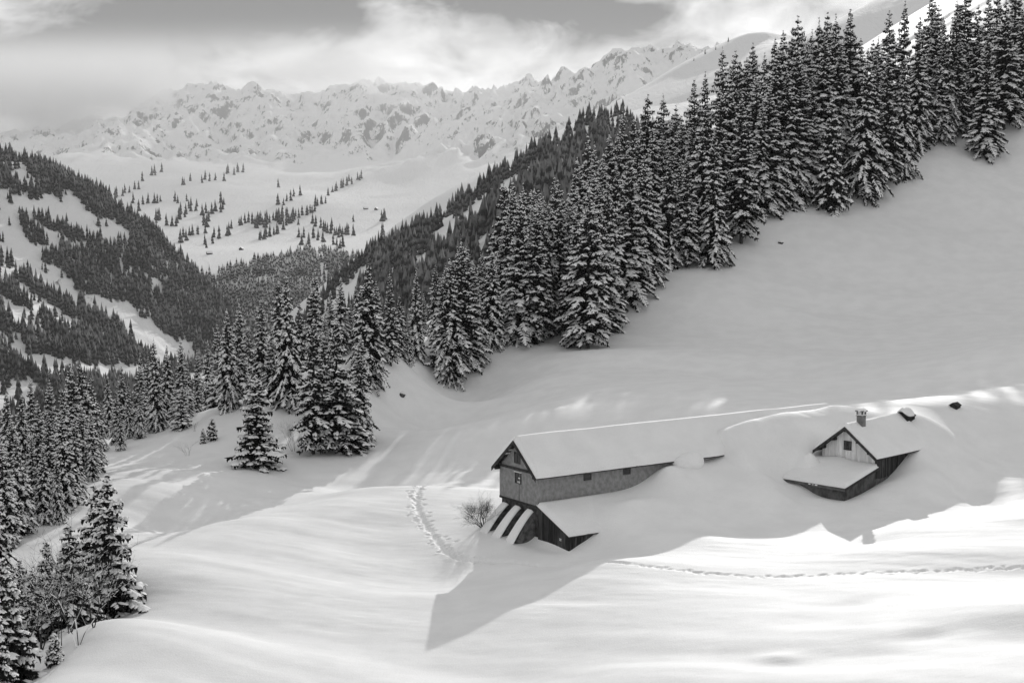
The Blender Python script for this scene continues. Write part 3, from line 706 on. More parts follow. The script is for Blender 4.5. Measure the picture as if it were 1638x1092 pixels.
# the snow lying on the porch, deeper under the far eave
def pt(u, v):
    x = -PD - 0.38 + (PD + 0.34) * v; y = PW0 - 0.30 + (PW1 - PW0 + 0.6) * u
    m = 0.55 * math.exp(-((u - 0.62) / 0.25) ** 2 - ((v - 0.95) / 0.35) ** 2)
    return (x, y, pz(x) + 0.004 + 0 * m)
ps = slab('porch_snow', pt, 0.30, SNOW, porch, 44, 40, 55, 0.25, 0.05, 0.0)
for v in ps.data.vertices:
    if v.co.z > pz(v.co.x) + 0.1:
        v.co.z += 0.22 * math.exp(-((v.co.y - 3.6) / 1.2) ** 2 - ((v.co.x + 0.2) / 1.5) ** 2) + 0.30 * math.exp(-((v.co.y - 5.2) / 1.1) ** 2 - ((v.co.x + 2.4) / 2.0) ** 2)
for k, (yy, s) in enumerate(((2.6, 0.10), (2.95, 0.07), (3.3, 0.09))):
    lumpy('snow_clump', SNOW, porch, (-PD - 0.39, yy, pz(-PD) - 0.16), (0.07, s * 1.6, s * 0.6), k, 2, 0.2)

# roof vent and the tip of a buried shed, up the bank
def little_roof(name, px, py, Y, wv, dv, hv, snow, label, cat, rz):
    q = hit(px, py + Y); g = q.z; p = PY(px, py, q.y)
    e = empty(name, (p.x, p.y, g - 0.5), rz); tag(e, label, cat)
    zt = p.z - (g - 0.5); hw = wv / 2; ze = zt - hv
    MB().prism_x([(-hw + 0.1, 0), (hw - 0.1, 0), (hw - 0.1, ze), (0, zt - 0.1), (-hw + 0.1, ze)], -dv / 2 + 0.12, dv / 2 - 0.05).build('wall', DARKWOOD, e)
    for s in (-1, 1):
        MB().hexa([(-dv / 2, s * hw, ze - 0.07), (-dv / 2, 0, zt - 0.07), (-dv / 2, 0, zt), (-dv / 2, s * hw, ze)], [(dv / 2, s * hw, ze - 0.07), (dv / 2, 0, zt - 0.07), (dv / 2, 0, zt), (dv / 2, s * hw, ze)]).build('roof_panel', ROOFM, e)
    if snow:
        bm = bmesh.new(); bmesh.ops.create_icosphere(bm, subdivisions=3, radius=1.0)
        for v in bm.verts:
            x, y, z = v.co; X = math.copysign(abs(x) ** 0.6, x) * (dv / 2 + 0.04); Y_ = math.copysign(abs(y) ** 0.7, y) * (hw + 0.05)
            base = zt - abs(Y_) / hw * hv
            v.co = Vector((X, Y_, base + (snow * max(z, 0) ** 0.7 if z > 0 else 0.004)))
        me = bpy.data.meshes.new('snow_cap'); bm.to_mesh(me); bm.free()
        for q in me.polygons: q.use_smooth = True
        link('snow_cap', me, SNOW, e)
    return e
little_roof('roof_vent', 1448, 655, 14, 1.5, 1.6, 0.55, 0.3, 'small dark vent roof under a rounded snow cap behind the chalet ridge', 'roof vent', HA)
little_roof('buried_shed', 1528, 643, 8, 0.95, 1.0, 0.3, 0.0, 'bare dark roof tip of a buried shed poking from the snow bank', 'shed', HA)
# ---------------------------------------------------------------- spruces
def spruce_meshes(seed, H, Rb, whorls, droop=1.0, snowy=0.8, skirt=0.03, per=7):
    """boughs in whorls; every bough a spine with drooping twigs; snow lies on bough and twigs"""
    r = random.Random(seed); nv_, nf_, sv_, sf_ = [], [], [], []
    def blade(a, b, wd, drop):           # needle spray: a tent of four triangles
        d = (b - a); s = Vector((-d.y, d.x, 0)); L = s.length
        s = s / L * wd if L > 1e-6 else Vector((wd, 0, 0))
        m = a.lerp(b, 0.42); k = len(nv_)
        nv_.extend([a, b, m + s + Vector((0, 0, -drop)), m - s + Vector((0, 0, -drop)), m + Vector((0, 0, 0.02))])
        nf_.extend([(k, k + 2, k + 4), (k + 2, k + 1, k + 4), (k, k + 4, k + 3), (k + 3, k + 4, k + 1)])
    def pad(a, b, wd, th):               # lump of snow lying along a-b
        d = (b - a); s = Vector((-d.y, d.x, 0)); L = s.length
        s = s / L if L > 1e-6 else Vector((1, 0, 0))
        k = len(sv_); m = a.lerp(b, 0.5); u = Vector((0, 0, 1))
        j = lambda: r.uniform(0.75, 1.25)
        e = d * 0.12
        sv_.extend([a - e + u * 0.01, b + e - u * th * 0.2,
                    a.lerp(b, 0.28) + s * wd * j() - u * wd * 0.25, a.lerp(b, 0.75) + s * wd * 0.8 * j() - u * wd * 0.25,
                    a.lerp(b, 0.28) - s * wd * j() - u * wd * 0.25, a.lerp(b, 0.75) - s * wd * 0.8 * j() - u * wd * 0.25,
                    a.lerp(b, 0.25) + u * th * j(), a.lerp(b, 0.72) + u * th * 0.9 * j()])
        for f in [(0, 2, 6), (2, 3, 7), (2, 7, 6), (3, 1, 7), (0, 6, 4), (4, 6, 7), (4, 7, 5), (5, 7, 1)]: sf_.append(tuple(k + q for q in f))
    z0 = H * skirt
    ang0 = r.uniform(0, 6.28)
    for wv in range(whorls):
        t = wv / (whorls - 1.0)
        t = t ** 0.93
        z = z0 + (H * 0.985 - z0) * t
        prof = (1 - t) ** 0.70 * (0.90 + 0.10 * math.sin(t * 8 + seed)) + 0.012
        prof *= min(1.0, 0.66 + 2.4 * t) * (1 - 0.25 * t)
        nb = max(4, int(per * (0.65 + 0.5 * (1 - t)) + r.random()))
        ang0 += 0.7
        for b in range(nb):
            az = ang0 + 6.2832 * b / nb + r.uniform(-0.28, 0.28)
            L = Rb * 1.07 * prof * r.uniform(0.72, 1.16)
            if r.random() < 0.06: L *= 0.6
            out = Vector((math.cos(az), math.sin(az), 0)); side = Vector((-out.y, out.x, 0))
            el0 = 0.55 * t ** 1.3 - 0.12 * droop + r.uniform(-0.10, 0.10)      # upper boughs rise, lower hang
            sag = (0.50 * (1 - t) + 0.14) * droop * r.uniform(0.6, 1.5)
            zb = z + r.uniform(-0.8, 0.8) * H / whorls; bs = snowy * (1.08 if r.random() < 0.82 else 0.35)
            def sp(s):
                return Vector((0, 0, zb)) + out * (L * s) + Vector((0, 0, L * (math.tan(el0) * s - sag * s * s + 0.16 * s ** 4)))
            ns = 4 if L > 1.0 else 3
            if L < 0.45: ns = 2
            pts = [sp(k / ns) for k in range(ns + 1)]
            for k in range(ns):
                blade(pts[k], pts[k + 1] + (pts[k + 1] - pts[k]) * 0.2, 0.10 + 0.03 * L, 0.10 + 0.05 * L)
                if k >= (2 if ns == 4 else 1) or ns == 2 or r.random() < 0.3:
                    if r.random() < bs: pad(pts[k], pts[k + 1], 0.10 + 0.045 * L * r.uniform(0.5, 1.5), 0.12 + 0.03 * L)
            nt = max(2, int(1 + L * 3.0))
            for k in range(nt):
                s = 0.22 + 0.75 * (k + r.random() * 0.7) / nt
                base = sp(s)
                for sg in (-1, 1):
                    tl = (0.20 + 0.34 * L * (1.15 - s)) * r.uniform(0.7, 1.2)
                    dv = (out * 0.62 + side * sg * 0.85).normalized() * tl + Vector((0, 0, -tl * r.uniform(0.15, 0.5) * droop))
                    e = base + dv
                    blade(base, e, 0.06 + 0.10 * tl, 0.06 + 0.12 * tl)
                    if r.random() < 0.85:                                        # hanging curtain of twigs
                        blade(base + dv * 0.5, base + dv * 0.75 + Vector((0, 0, -r.uniform(0.25, 0.6) * min(1.0, L))), 0.10, 0.0)
                    if s > 0.42 and r.random() < bs * (0.40 + 0.45 * s):
                        pad(base + dv * 0.1, base + dv * r.uniform(0.85, 1.05), 0.065 + 0.10 * tl, 0.08 + 0.06 * tl)
        for q in range(3):                                                       # dark inner twigs round the stem
            az = r.uniform(0, 6.28); a = Vector((0, 0, z + r.uniform(-.2, .2))); L = Rb * prof * r.uniform(.3, .6)
            blade(a, a + Vector((math.cos(az) * L, math.sin(az) * L, -L * 0.35)), 0.22 * min(1, L), 0.1)
    blade(Vector((0, 0, H * 0.965)), Vector((0.01, 0, H * 1.01)), 0.05, 0.0); pad(Vector((0, 0, H * 0.96)), Vector((0.02, 0, H * 0.99)), 0.06, 0.1)
    A_ = lambda v: np.array([tuple(q) for q in v])
    cr = npmesh('crown', A_(nv_), np.array(nf_)); sn = npmesh('snow_load', A_(sv_), np.array(sf_), True)
    cr.materials.append(NEEDLE); sn.materials.append(TSNOW)
    # trunk
    ks = 7; tv, tf = [], []; rings = [(-1.5, 1.25), (0, 1.15), (0.12 * H, 0.92), (0.4 * H, 0.66), (0.7 * H, 0.36), (0.95 * H, 0.07)]
    for zz, q in rings:
        rad = H * 0.0105 * q + 0.01
        for a in range(ks): tv.append((rad * math.cos(a * 6.2832 / ks), rad * math.sin(a * 6.2832 / ks), zz))
    for k in range(len(rings) - 1):
        for a in range(ks): tf.append((k * ks + a, k * ks + (a + 1) % ks, (k + 1) * ks + (a + 1) % ks, (k + 1) * ks + a))
    tr = npmesh('trunk', np.array(tv), np.array(tf), True); tr.materials.append(BARK)
    return tr, cr, sn

TALL = [spruce_meshes(11 + k, 22.0, rb, 28, dr, sn, sk, pr) for k, (rb, dr, sn, sk, pr) in enumerate([(5.3, 1.0, 0.9, 0.03, 8), (4.7, 1.35, 0.78, 0.05, 8), (5.0, 0.85, 0.95, 0.02, 8), (4.2, 1.2, 0.85, 0.06, 8), (5.5, 1.3, 0.7, 0.04, 8), (4.5, 1.0, 0.9, 0.09, 7), (4.9, 1.5, 0.82, 0.05, 7), (3.8, 0.9, 0.75, 0.10, 7)])]
MID = [spruce_meshes(31 + k, 11.0, rb, 22, dr, sn, 0.02, 7) for k, (rb, dr, sn) in enumerate([(2.9, 0.9, 0.92), (2.5, 1.0, 0.85), (2.7, 0.75, 0.95)])]
SMALL = [spruce_meshes(41, 3.0, 0.95, 13, 0.7, 0.95, 0.02, 6)]
NSPR = [0]
ADJ = ['broad snowy', 'drooping', 'thickly snow-laden', 'slim snowy', 'broad dark', 'high-skirted', 'strongly drooping', 'slim dark']
def spruce(x, y, z, H, kind, wr, seed, label, group):
    r = random.Random(seed)
    lib, h0 = {'t': (TALL, 22.0), 'm': (MID, 11.0), 's': (SMALL, 3.0)}[kind]
    r_i = r.randrange(len(lib)); tr, cr, sn = lib[r_i]
    e = empty('spruce_tree', (x, y, z - 0.15), r.uniform(0, 6.28)); s = H / h0
    e.scale = (s * wr * r.uniform(.92, 1.1), s * wr * r.uniform(.92, 1.1), s)
    e.rotation_euler = (r.gauss(0, .012), r.gauss(0, .012), e.rotation_euler.z)
    tag(e, label.replace('@', ADJ[r_i] if kind == 't' else 'young'), 'spruce', group)
    link('trunk', tr, None, e); link('crown', cr, None, e); tag(link('snow_load', sn, None, e), kind='stuff')
    NSPR[0] += 1
    return e
def plant(specs, label, group, kind='t', wr=1.0):
    """specs: (px, py of the tip, py of the foot | None, Y | None[, width][, kind])"""
    for k, sp in enumerate(specs):
        px, pt_, pb, Y = sp[:4]; w_ = sp[4] if len(sp) > 4 else 1.0; kd = sp[5] if len(sp) > 5 else kind
        if pb is not None:
            g = hit(px, pb)
            if g is None: g = PY(px, pb, Y or 200)
            Y = g.y
        elif px > 660: Y = S(Y)
        p = PY(px, pt_, Y); z = gh(p.x, p.y); H = p.z - z
        H = max(2.0, min(H, 40.0))
        spruce(p.x, p.y, z, H, kd, wr * w_, int(px * 131 + pt_ * 17) & 0xffff, label if (len(specs) < 5 or '%' not in label) else label % ('foot in open snow' if pb is not None else 'only its top showing'), group)

G1 = 'tall spruces massed along the upper forest edge'
plant([(1386, 77, 316, None), (1420, 81, 301, None, .9), (1447, 91, 283, None, .85), (1189, 147, 390, None, 1.05), (1144, 205, 425, None, 1.0), (1218, 160, 345, None, .9),
       (1130, 161, None, 226), (1152, 141, None, 232), (1158, 75, None, 248), (1175, 83, None, 252), (1197, 91, None, 250), (1112, 129, None, 246), (1128, 115, None, 251), (1239, 60, None, 257), (1255, 48, None, 262), (1279, 28, None, 262), (1281, 77, None, 250), (1241, 77, None, 246),
       (1310, 30, None, 270), (1326, 22, None, 274), (1340, 24, None, 268), (1364, 16, None, 272), (1318, 52, None, 258), (1292, 60, None, 266), (1346, 60, None, 262), (1262, 105, None, 244), (1300, 120, None, 252), (1215, 120, None, 244), (1230, 130, None, 238),
       (1205, 70, None, 272), (1222, 85, None, 268), (1268, 62, None, 276), (1298, 48, None, 282), (1332, 42, None, 284), (1185, 100, None, 266), (1250, 80, None, 272), (1352, 36, None, 280), (1378, 60, None, 274), (1312, 90, None, 262), (1285, 110, None, 256), (1368, 58, None, 284), (1395, 66, None, 280), (1402, 95, None, 270), (1345, 95, None, 262)],  # hidden back rows added to block sun from the plateau below
      '@ spruce of the upper forest edge, %s', G1)
G2 = 'spruces at the top of the slope under the snowy hill'
plant([(1424, 18, None, 285), (1447, 2, None, 284), (1475, 24, None, 276), (1471, 56, None, 268), (1500, 10, None, 284), (1531, 0, None, 280), (1515, 30, None, 276), (1563, 8, None, 284), (1545, -30, None, 292), (1612, -5, 206, None, 1.1), (1595, -20, None, 288), (1640, 10, None, 282), (1660, -30, None, 286), (1580, -10, None, 292), (1405, 60, None, 276), (1490, -20, None, 300), (1625, -40, None, 300), (1565, 50, None, 277), (1535, 60, None, 276), (1505, 70, None, 275)],
      '@ spruce of the topmost stand on the slope, %s', G2)
plant([(1580, 56, 248, None, .95)], 'single pale spruce standing in front of the topmost stand on the slope', None)
plant([(1332, 155, 336, None, .85, 'm')], 'short bushy spruce in front of the tall forest edge, below two stumps', None)
G3 = 'spruces of the middle forest edge'
plant([(835, 310, 520, None, .9), (851, 297, 512, None, 1.0), (888, 286, None, 205, .9), (908, 310, None, 200, .9), (941, 294, 557, None, 1.1), (918, 330, 552, None, .9), (970, 290, 520, None, 1.0), (1007, 253, 482, None, 1.05), (1028, 245, None, 208), (923, 250, None, 222), (938, 220, None, 232, .9), (956, 228, None, 228, .9), (975, 210, None, 236), (996, 180, None, 244), (1014, 187, None, 240), (1036, 150, None, 250), (1046, 202, None, 234), (1069, 246, 429, None, .9), (1065, 150, None, 256), (1095, 187, None, 238), (1080, 170, None, 246), (1108, 200, None, 230), (1090, 250, None, 220), (1040, 270, None, 210), (955, 330, None, 200), (1100, 240, 428, None, .95), (985, 260, None, 216), (870, 330, None, 196, .9), (812, 345, None, 203, .9), (1060, 215, None, 240), (1020, 225, None, 232), (1075, 200, None, 252), (1050, 230, None, 244), (990, 215, None, 240), (1005, 230, None, 228), (965, 250, None, 222), (945, 262, None, 214), (1030, 190, None, 252), (925, 300, None, 200), (900, 290, None, 206), (860, 315, None, 200, .9), (845, 330, None, 196, .9), (930, 270, None, 210), (955, 275, None, 208)],  # rear fill at the list's end added to close sunlit gaps
      '@ spruce of the forest edge above the barn, %s', G3)
rr = random.Random(99)
plant([(rr.uniform(785, 965), rr.uniform(315, 350), None, rr.uniform(189, 200), 1.0) for k in range(14)] + [(rr.uniform(800, 1000), rr.uniform(290, 320), None, rr.uniform(202, 218), 1.0) for k in range(14)], '@ spruce added for shade inside the forest above the barn, %s', G3)  # extra hidden rows, put in to shade the strip left of the barn
G4 = 'spruces in the clump at the lower end of the big slope'
plant([(699, 420, None, 190, .9), (718, 411, 606, None, 1.0), (737, 383, 600, None, 1.1), (752, 400, 585, None, .95), (766, 404, None, 192, .9), (708, 440, 600, None, .9), (665, 429, 572, None, .62), (678, 470, None, 203, .7), (801, 390, None, 204, .9), (790, 420, None, 200, .9), (728, 395, None, 190, 1.0), (745, 392, None, 194, 1.0), (775, 420, None, 190, .9), (712, 425, None, 192, .9), (758, 415, None, 186, .9), (800, 375, None, 195), (815, 362, None, 200), (785, 398, None, 189), (825, 350, None, 205), (772, 402, None, 196)],  # later footless entries are fill added to block sun streaks by the barn
      '@ spruce of the tight clump at the slope foot, %s', G4)
G5 = 'row of spruces along the knoll'
plant([(585, 420, 606, None, .95), (602, 450, None, 200, .9), (624, 434, 584, None, .85), (640, 470, None, 206, .9), (570, 451, None, 205, .7), (545, 439, None, 198, .9), (502, 432, None, 212, .9), (444, 443, None, 206, .8), (460, 437, 650, None, .85), (417, 476, 640, None, .9), (382, 486, None, 202, .8), (363, 491, 656, None, .85), (348, 520, None, 204, .8), (330, 540, 655, None, .7), (395, 520, None, 205, .8), (478, 480, None, 208, .8), (520, 500, None, 200, .9), (530, 460, None, 210, .8), (432, 520, 645, None, .8), (560, 480, None, 200, .8), (314, 560, None, 206, .6), (655, 500, None, 206, .7)],
      '@ spruce of the knoll row behind the lone tree, %s', G5)
plant([(498, 506, 726, None, 1.2), (537, 505, 724, None, 1.35), (572, 532, 708, None, 1.1), (518, 530, None, 178, 1.2)], 'tall frosted spruce in the close group left of the barn', 'group of frosted spruces left of the barn')
plant([(553, 616, 723, None, 1.5, 'm')], 'small bushy spruce at the right foot of the frosted group', None)
plant([(411, 598, 746, None, 1.55, 'm')], 'lone conical young spruce standing in front of the knoll row', None)
G6 = 'spruces behind the bench on the left'
plant([(248, 540, 690, None, .85), (265, 550, None, 190, .85), (288, 543, 672, None, .85), (235, 570, None, 186, .8), (222, 565, None, 200, .8), (195, 585, None, 196, .8), (172, 598, None, 190, .8), (205, 610, None, 180, .8), (222, 620, None, 178, .8), (192, 650, 720, None, .85), (185, 620, None, 176, .8), (160, 640, None, 172, .85), (300, 575, None, 200, .7), (275, 590, None, 190, .8)],
      '@ spruce of the stand behind the small saplings, %s', G6)
plant([(291, 616, 685, None, 1.2, 'm')], 'small frosted spruce at the edge of the dark stand beside bare shrubs', None)
plant([(338, 666, 704, None, 1.1, 's'), (325, 683, 709, None, .9, 's')], 'tiny snow-covered spruce sapling, one of a pair on the bench', 'pair of spruce saplings')
G7 = 'spruces at the left edge of the bench'
plant([(114, 580, None, 150, .95), (129, 578, None, 152, .95), (143, 600, None, 158, .9), (99, 616, None, 146, .9), (78, 608, None, 158, .9), (48, 603, None, 160, .9), (10, 623, None, 150, .9), (30, 626, None, 155, .9), (62, 640, None, 140, .9), (76, 656, None, 138, .9), (99, 651, 815, None, .95), (118, 660, 800, None, .9), (66, 712, 838, None, .9), (130, 640, None, 146, .9), (5, 700, None, 122, 1.1), (28, 690, None, 126, 1.0), (50, 690, None, 130, .95), (-10, 640, None, 136, 1.0), (145, 650, 770, None, .8), (90, 720, 838, None, .7), (20, 660, None, 134), (160, 690, 750, None, .6, 'm'), (-15, 740, None, 112, 1.1)],
      '@ spruce of the thick stand left of the bench, %s', G7)
G8 = 'young spruces in the gully'
plant([(174, 757, None, 104, 1.3, 'm'), (150, 772, None, 108, 1.25, 'm')], 'plump frosted young spruce on the gully rim beside the lit bench', 'pair of plump spruces on the gully rim')
plant([(111, 833, None, 99, 1.5, 'm')], 'frosted young spruce in the gully among bare branches', None)
plant([(3, 888, None, 86, 1.2, 'm'), (-18, 930, None, 80, 1.1, 'm')], 'big snowy spruce half cut by the frame in the gully corner', 'snowy spruces in the gully corner')
plant([(86, 1008, None, 88, 1.2, 's')], 'short snow-clotted spruce low in the gully under bare twigs', None)
plant([(73, 862, None, 106, 1.1, 'm'), (32, 890, None, 104, 1.1, 'm'), (50, 905, None, 98, 1.1, 'm'), (20, 940, None, 96, 1.0, 'm')], 'shaded young spruce deep in the gully', G8)

# ---------------------------------------------------------------- bare bushes and broadleaf saplings
BRANCH = material('bare_twigs', simple(0.015, 0.05, 5.0, 0.95))
def bare_mesh(seed, H, stems, spread, depth=5, thick=0.02, snow=True):
    r = random.Random(seed); V_, F_, SV, SF = [], [], [], []
    def tube(a, b, ra, rb):
        d = (b - a).normalized(); s = d.orthogonal().normalized(); t = d.cross(s); k = len(V_)
        for p, q in ((a, ra), (b, rb)):
            for j in range(3):
                an = j * 2.0944; V_.append(p + (s * math.cos(an) + t * math.sin(an)) * q)
        for j in range(3): F_.append((k + j, k + (j + 1) % 3, k + 3 + (j + 1) % 3, k + 3 + j))
        if snow and abs(d.z) < 0.92 and r.random() < 0.22:
            sd = Vector((-d.y, d.x, 0)); sd = sd.normalized() * (ra * 1.0 + 0.008) if sd.length > 1e-4 else Vector((.01, 0, 0)); k = len(SV); u = Vector((0, 0, ra * 1.0))
            SV.extend([a + sd + u * .5, a - sd + u * .5, b - sd + u * .5, b + sd + u * .5, a.lerp(b, .2) + u * 2.6 + Vector((0, 0, .015)), a.lerp(b, .8) + u * 2.6 + Vector((0, 0, .012))])
            SF.extend([(k, k + 3, k + 5, k + 4), (k + 1, k + 4, k + 5, k + 2)])
    def grow(p, d, L, rad, lev):
        n = 3
        for q in range(n):
            d2 = (d + Vector((r.gauss(0, .13), r.gauss(0, .13), r.gauss(0.03, .10)))).normalized()
            e = p + d2 * (L / n); tube(p, e, rad * (1 - .22 * q), rad * (1 - .22 * (q + 1))); p = e; d = d2
            if lev > 0 and (q > 0 or lev < depth):
                for w_ in range(1 if r.random() < .6 else 2):
                    az = r.uniform(0, 6.28); o = d.orthogonal().normalized(); o2 = d.cross(o)
                    d3 = (d + (o * math.cos(az) + o2 * math.sin(az)) * r.uniform(.5, 1.0) + Vector((0, 0, .12))).normalized()
                    grow(p, d3, L * r.uniform(.5, .72), rad * .5, lev - 1)
    for s in range(stems):
        az = r.uniform(0, 6.28); a = r.uniform(.1, spread)
        grow(Vector((r.uniform(-.15, .15), r.uniform(-.15, .15), -.3)), Vector((math.cos(az) * a, math.sin(az) * a, 1)).normalized(), H * r.uniform(.5, .72), thick * r.uniform(.7, 1.2), depth)
    T = lambda v: np.array([tuple(q) for q in v])
    b = npmesh('branches', T(V_), np.array(F_)); b.materials.append(BRANCH); s = None
    if snow and SV: s = npmesh('snow_load', T(SV), np.array(SF)); s.materials.append(TSNOW)
    return b, s
def bare(name, loc, rz, meshes, label, cat, group=None, sc=1.0):
    e = empty(name, loc, rz); e.scale = (sc, sc, sc); tag(e, label, cat, group)
    link('branches', meshes[0], None, e)
    if meshes[1]: tag(link('snow_load', meshes[1], None, e), kind='stuff')
    return e
bush = bare_mesh(4, 2.9, 26, 1.3, 4, 0.034, False)
p = bl(-1.6, 6.0); bare('bare_bush', (p.x, p.y, gh(p.x, p.y)), 0.3, bush, 'round leafless bush beside the snow-capped buttresses of the barn', 'bush', None, 0.85)
shr = bare_mesh(9, 1.6, 4, 0.6, 2, 0.014, False)
for k, (px, pb, s) in enumerate([(302, 729, 1.35), (312, 690, 1.1), (279, 692, 0.8)]):
    g = hit(px, pb); bare('bare_shrub', tuple(g), k * 1.9, shr, 'thin leafless shrub sticking out of the bench snow by the saplings', 'shrub', 'bare shrubs on the bench', s)
bir = bare_mesh(15, 4.2, 5, 0.35, 4, 0.028, True)
for k, (px, pb, s) in enumerate([(470, 722, 0.75), (366, 660, 0.6)]):
    g = hit(px, pb); bare('bare_shrub', tuple(g), k * 2.3, bir, ['leafless frosted shrub between the lone spruce and the frosted group', 'leafless shrub at the foot of the knoll row'][k], 'shrub', None, s)
gul = [bare_mesh(21 + k, 5.6, 3, 0.55, 3, 0.055, True) for k in range(3)]
for k, (px, Y, s, z_) in enumerate([(60, 93, .95, 0), (92, 91, 1.0, 0), (122, 90, .9, 0), (148, 93, .85, 0), (40, 90, .9, 0), (105, 95, 1.1, 0), (165, 97, .8, 0), (75, 100, 1.2, 0), (135, 98, 1.0, 0)]):
    x = ray(px, 900).x / ray(px, 900).y * Y; bare('bare_tree', (x, Y, gh(x, Y)), k * 1.3, gul[k % 3], 'thin leafless tree with snow along its twigs in the gully thicket', 'tree', 'leafless trees in the gully thicket', s)
# stumps and stones breaking the snow
def stump(px, py, s, label, cat, name, seed):
    g = hit(px, py); e = empty(name, tuple(g), seed); tag(e, label, cat)
    bm = bmesh.new(); rr = random.Random(seed)
    rings = []
    for zz, q in ((-0.5, 1.2), (0.0, 1.05), (0.5, 0.9), (0.8, 0.85)):
        rings.append([bm.verts.new((q * s * math.cos(a * .6283) * rr.uniform(.9, 1.1) * .5, q * s * math.sin(a * .6283) * rr.uniform(.9, 1.1) * .5, zz * s)) for a in range(10)])
    for a, b in zip(rings[:-1], rings[1:]):
        for i in range(10): bm.faces.new([a[i], a[(i + 1) % 10], b[(i + 1) % 10], b[i]])
    bm.faces.new(rings[-1])
    me = bpy.data.meshes.new('wood'); bm.to_mesh(me); bm.free(); link('wood', me, BARK, e)
    lumpy('snow_cap', SNOW, e, (0, 0, 0.82 * s), (0.55 * s, 0.55 * s, 0.3 * s), seed, 3, 0.1)
stump(1254, 330, 0.8, 'dark snow-capped stump just below the tall forest edge', 'stump', 'tree_stump', 1)
def rock(px, py, s, label, seed):
    g = hit(px, py); o = lumpy('rock', material('dark_rock', simple(0.04, 0.12, 3.0, 0.95, (1, 1, 1), .8, .05)), None, tuple(g), (s, s * .8, s * .7), seed, 2, 0.35)
    e = empty('rock', tuple(g)); tag(e, label, 'rock'); o.parent = e; o.location = (0, 0, 0); o.name = 'stone'
    lumpy('snow_cap', SNOW, e, (0.1 * s, 0.2 * s, s * .45), (s * .9, s * .8, s * .5), seed + 1, 2, 0.2)
rock(1249, 389, 0.55, 'small dark rock under a snow hummock on the open shaded slope', 3)
rock(643, 632, 0.5, 'dark rock poking out below the clump at the foot of the slope', 5)
rock(1500, 215, 0.9, 'snow-covered boulder at the foot of the topmost stand', 8)
# ---------------------------------------------------------------- far trees and forests
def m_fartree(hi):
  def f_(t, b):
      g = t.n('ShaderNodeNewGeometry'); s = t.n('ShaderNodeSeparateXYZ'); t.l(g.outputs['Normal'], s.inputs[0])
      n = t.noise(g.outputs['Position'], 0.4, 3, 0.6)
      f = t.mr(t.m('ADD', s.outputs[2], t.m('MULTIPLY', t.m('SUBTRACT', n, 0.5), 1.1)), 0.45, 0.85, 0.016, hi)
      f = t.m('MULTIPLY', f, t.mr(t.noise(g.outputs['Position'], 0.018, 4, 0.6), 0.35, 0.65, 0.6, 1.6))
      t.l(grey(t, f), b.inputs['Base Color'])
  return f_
FART = material('distant_spruce', m_fartree(0.13))
FROST = material('frosted_distant_spruce', m_fartree(0.38))
def far_proto(seed):
    r = random.Random(seed); v = []; f = []
    for z0, z1, rad in ((0.02, 0.5, 0.155), (0.26, 0.75, 0.115), (0.52, 1.0, 0.075)):
        k = len(v); n = 7; a0 = r.uniform(0, 6)
        for j in range(n):
            q = rad * (1.15 if j % 2 else 0.7) * r.uniform(.8, 1.2); v.append((q * math.cos(a0 + j * 6.2832 / n), q * math.sin(a0 + j * 6.2832 / n), z0 + r.uniform(-.04, .04)))
        v.append((r.uniform(-.01, .01), 0, z1))
        for j in range(n): f.append((k + j, k + (j + 1) % n, k + n))
    k = len(v); v += [(0.015, 0, -0.12), (-0.008, 0.013, -0.12), (-0.008, -0.013, -0.12), (0, 0, 0.3)]; f += [(k, k + 1, k + 3), (k + 1, k + 2, k + 3), (k + 2, k, k + 3)]
    return np.array(v), np.array(f)
FP = [far_proto(k) for k in range(8)]
def scatter_mesh(name, pts, seed=0):
    rs = np.random.RandomState(seed); vs, fs = [], []; n0 = 0
    pts = np.asarray(pts)
    for k, (pv, pf) in enumerate(FP):
        P = pts[k::len(FP)]
        if not len(P): continue
        a = rs.uniform(0, 6.28, len(P)); ca, sa = np.cos(a), np.sin(a); H = P[:, 3]; wr = rs.uniform(0.85, 1.7, len(P))
        x = (pv[None, :, 0] * ca[:, None] - pv[None, :, 1] * sa[:, None]) * (H * wr)[:, None] + P[:, 0:1]
        y = (pv[None, :, 0] * sa[:, None] + pv[None, :, 1] * ca[:, None]) * (H * wr)[:, None] + P[:, 1:2]
        z = pv[None, :, 2] * H[:, None] + P[:, 2:3]
        vs.append(np.stack([x, y, z], 2).reshape(-1, 3)); m = len(pv)
        fs.append((pf[None] + (np.arange(len(P)) * m)[:, None, None] + n0).reshape(-1, 3)); n0 += len(P) * m
    return npmesh(name, np.concatenate(vs), np.concatenate(fs))
def inpoly(px, py, poly):
    c = np.zeros(len(px), bool); n = len(poly)
    for i in range(n):
        x1, y1 = poly[i]; x2, y2 = poly[(i + 1) % n]
        k = ((y1 > py) != (y2 > py)) & (px < (x2 - x1) * (py - y1) / (y2 - y1 + 1e-9) + x1); c ^= k
    return c
def forest(hf, box, n, density, h0, h1, seed):
    """random points of a terrain kept with the chance density(px,py,x,y)"""
    rs = np.random.RandomState(seed); x = rs.uniform(box[0], box[1], n); y = rs.uniform(box[2], box[3], n); z = hf(x, y)
    px, py = topix(x, y, z); d = density(px, py, x, y); k = rs.uniform(0, 1, n) < d
    x, y, z = x[k], y[k], z[k]
    return np.stack([x, y, z - 0.5, rs.uniform(h0, h1, len(x)) * (0.55 + 0.75 * rs.rand(len(x)))], 1)
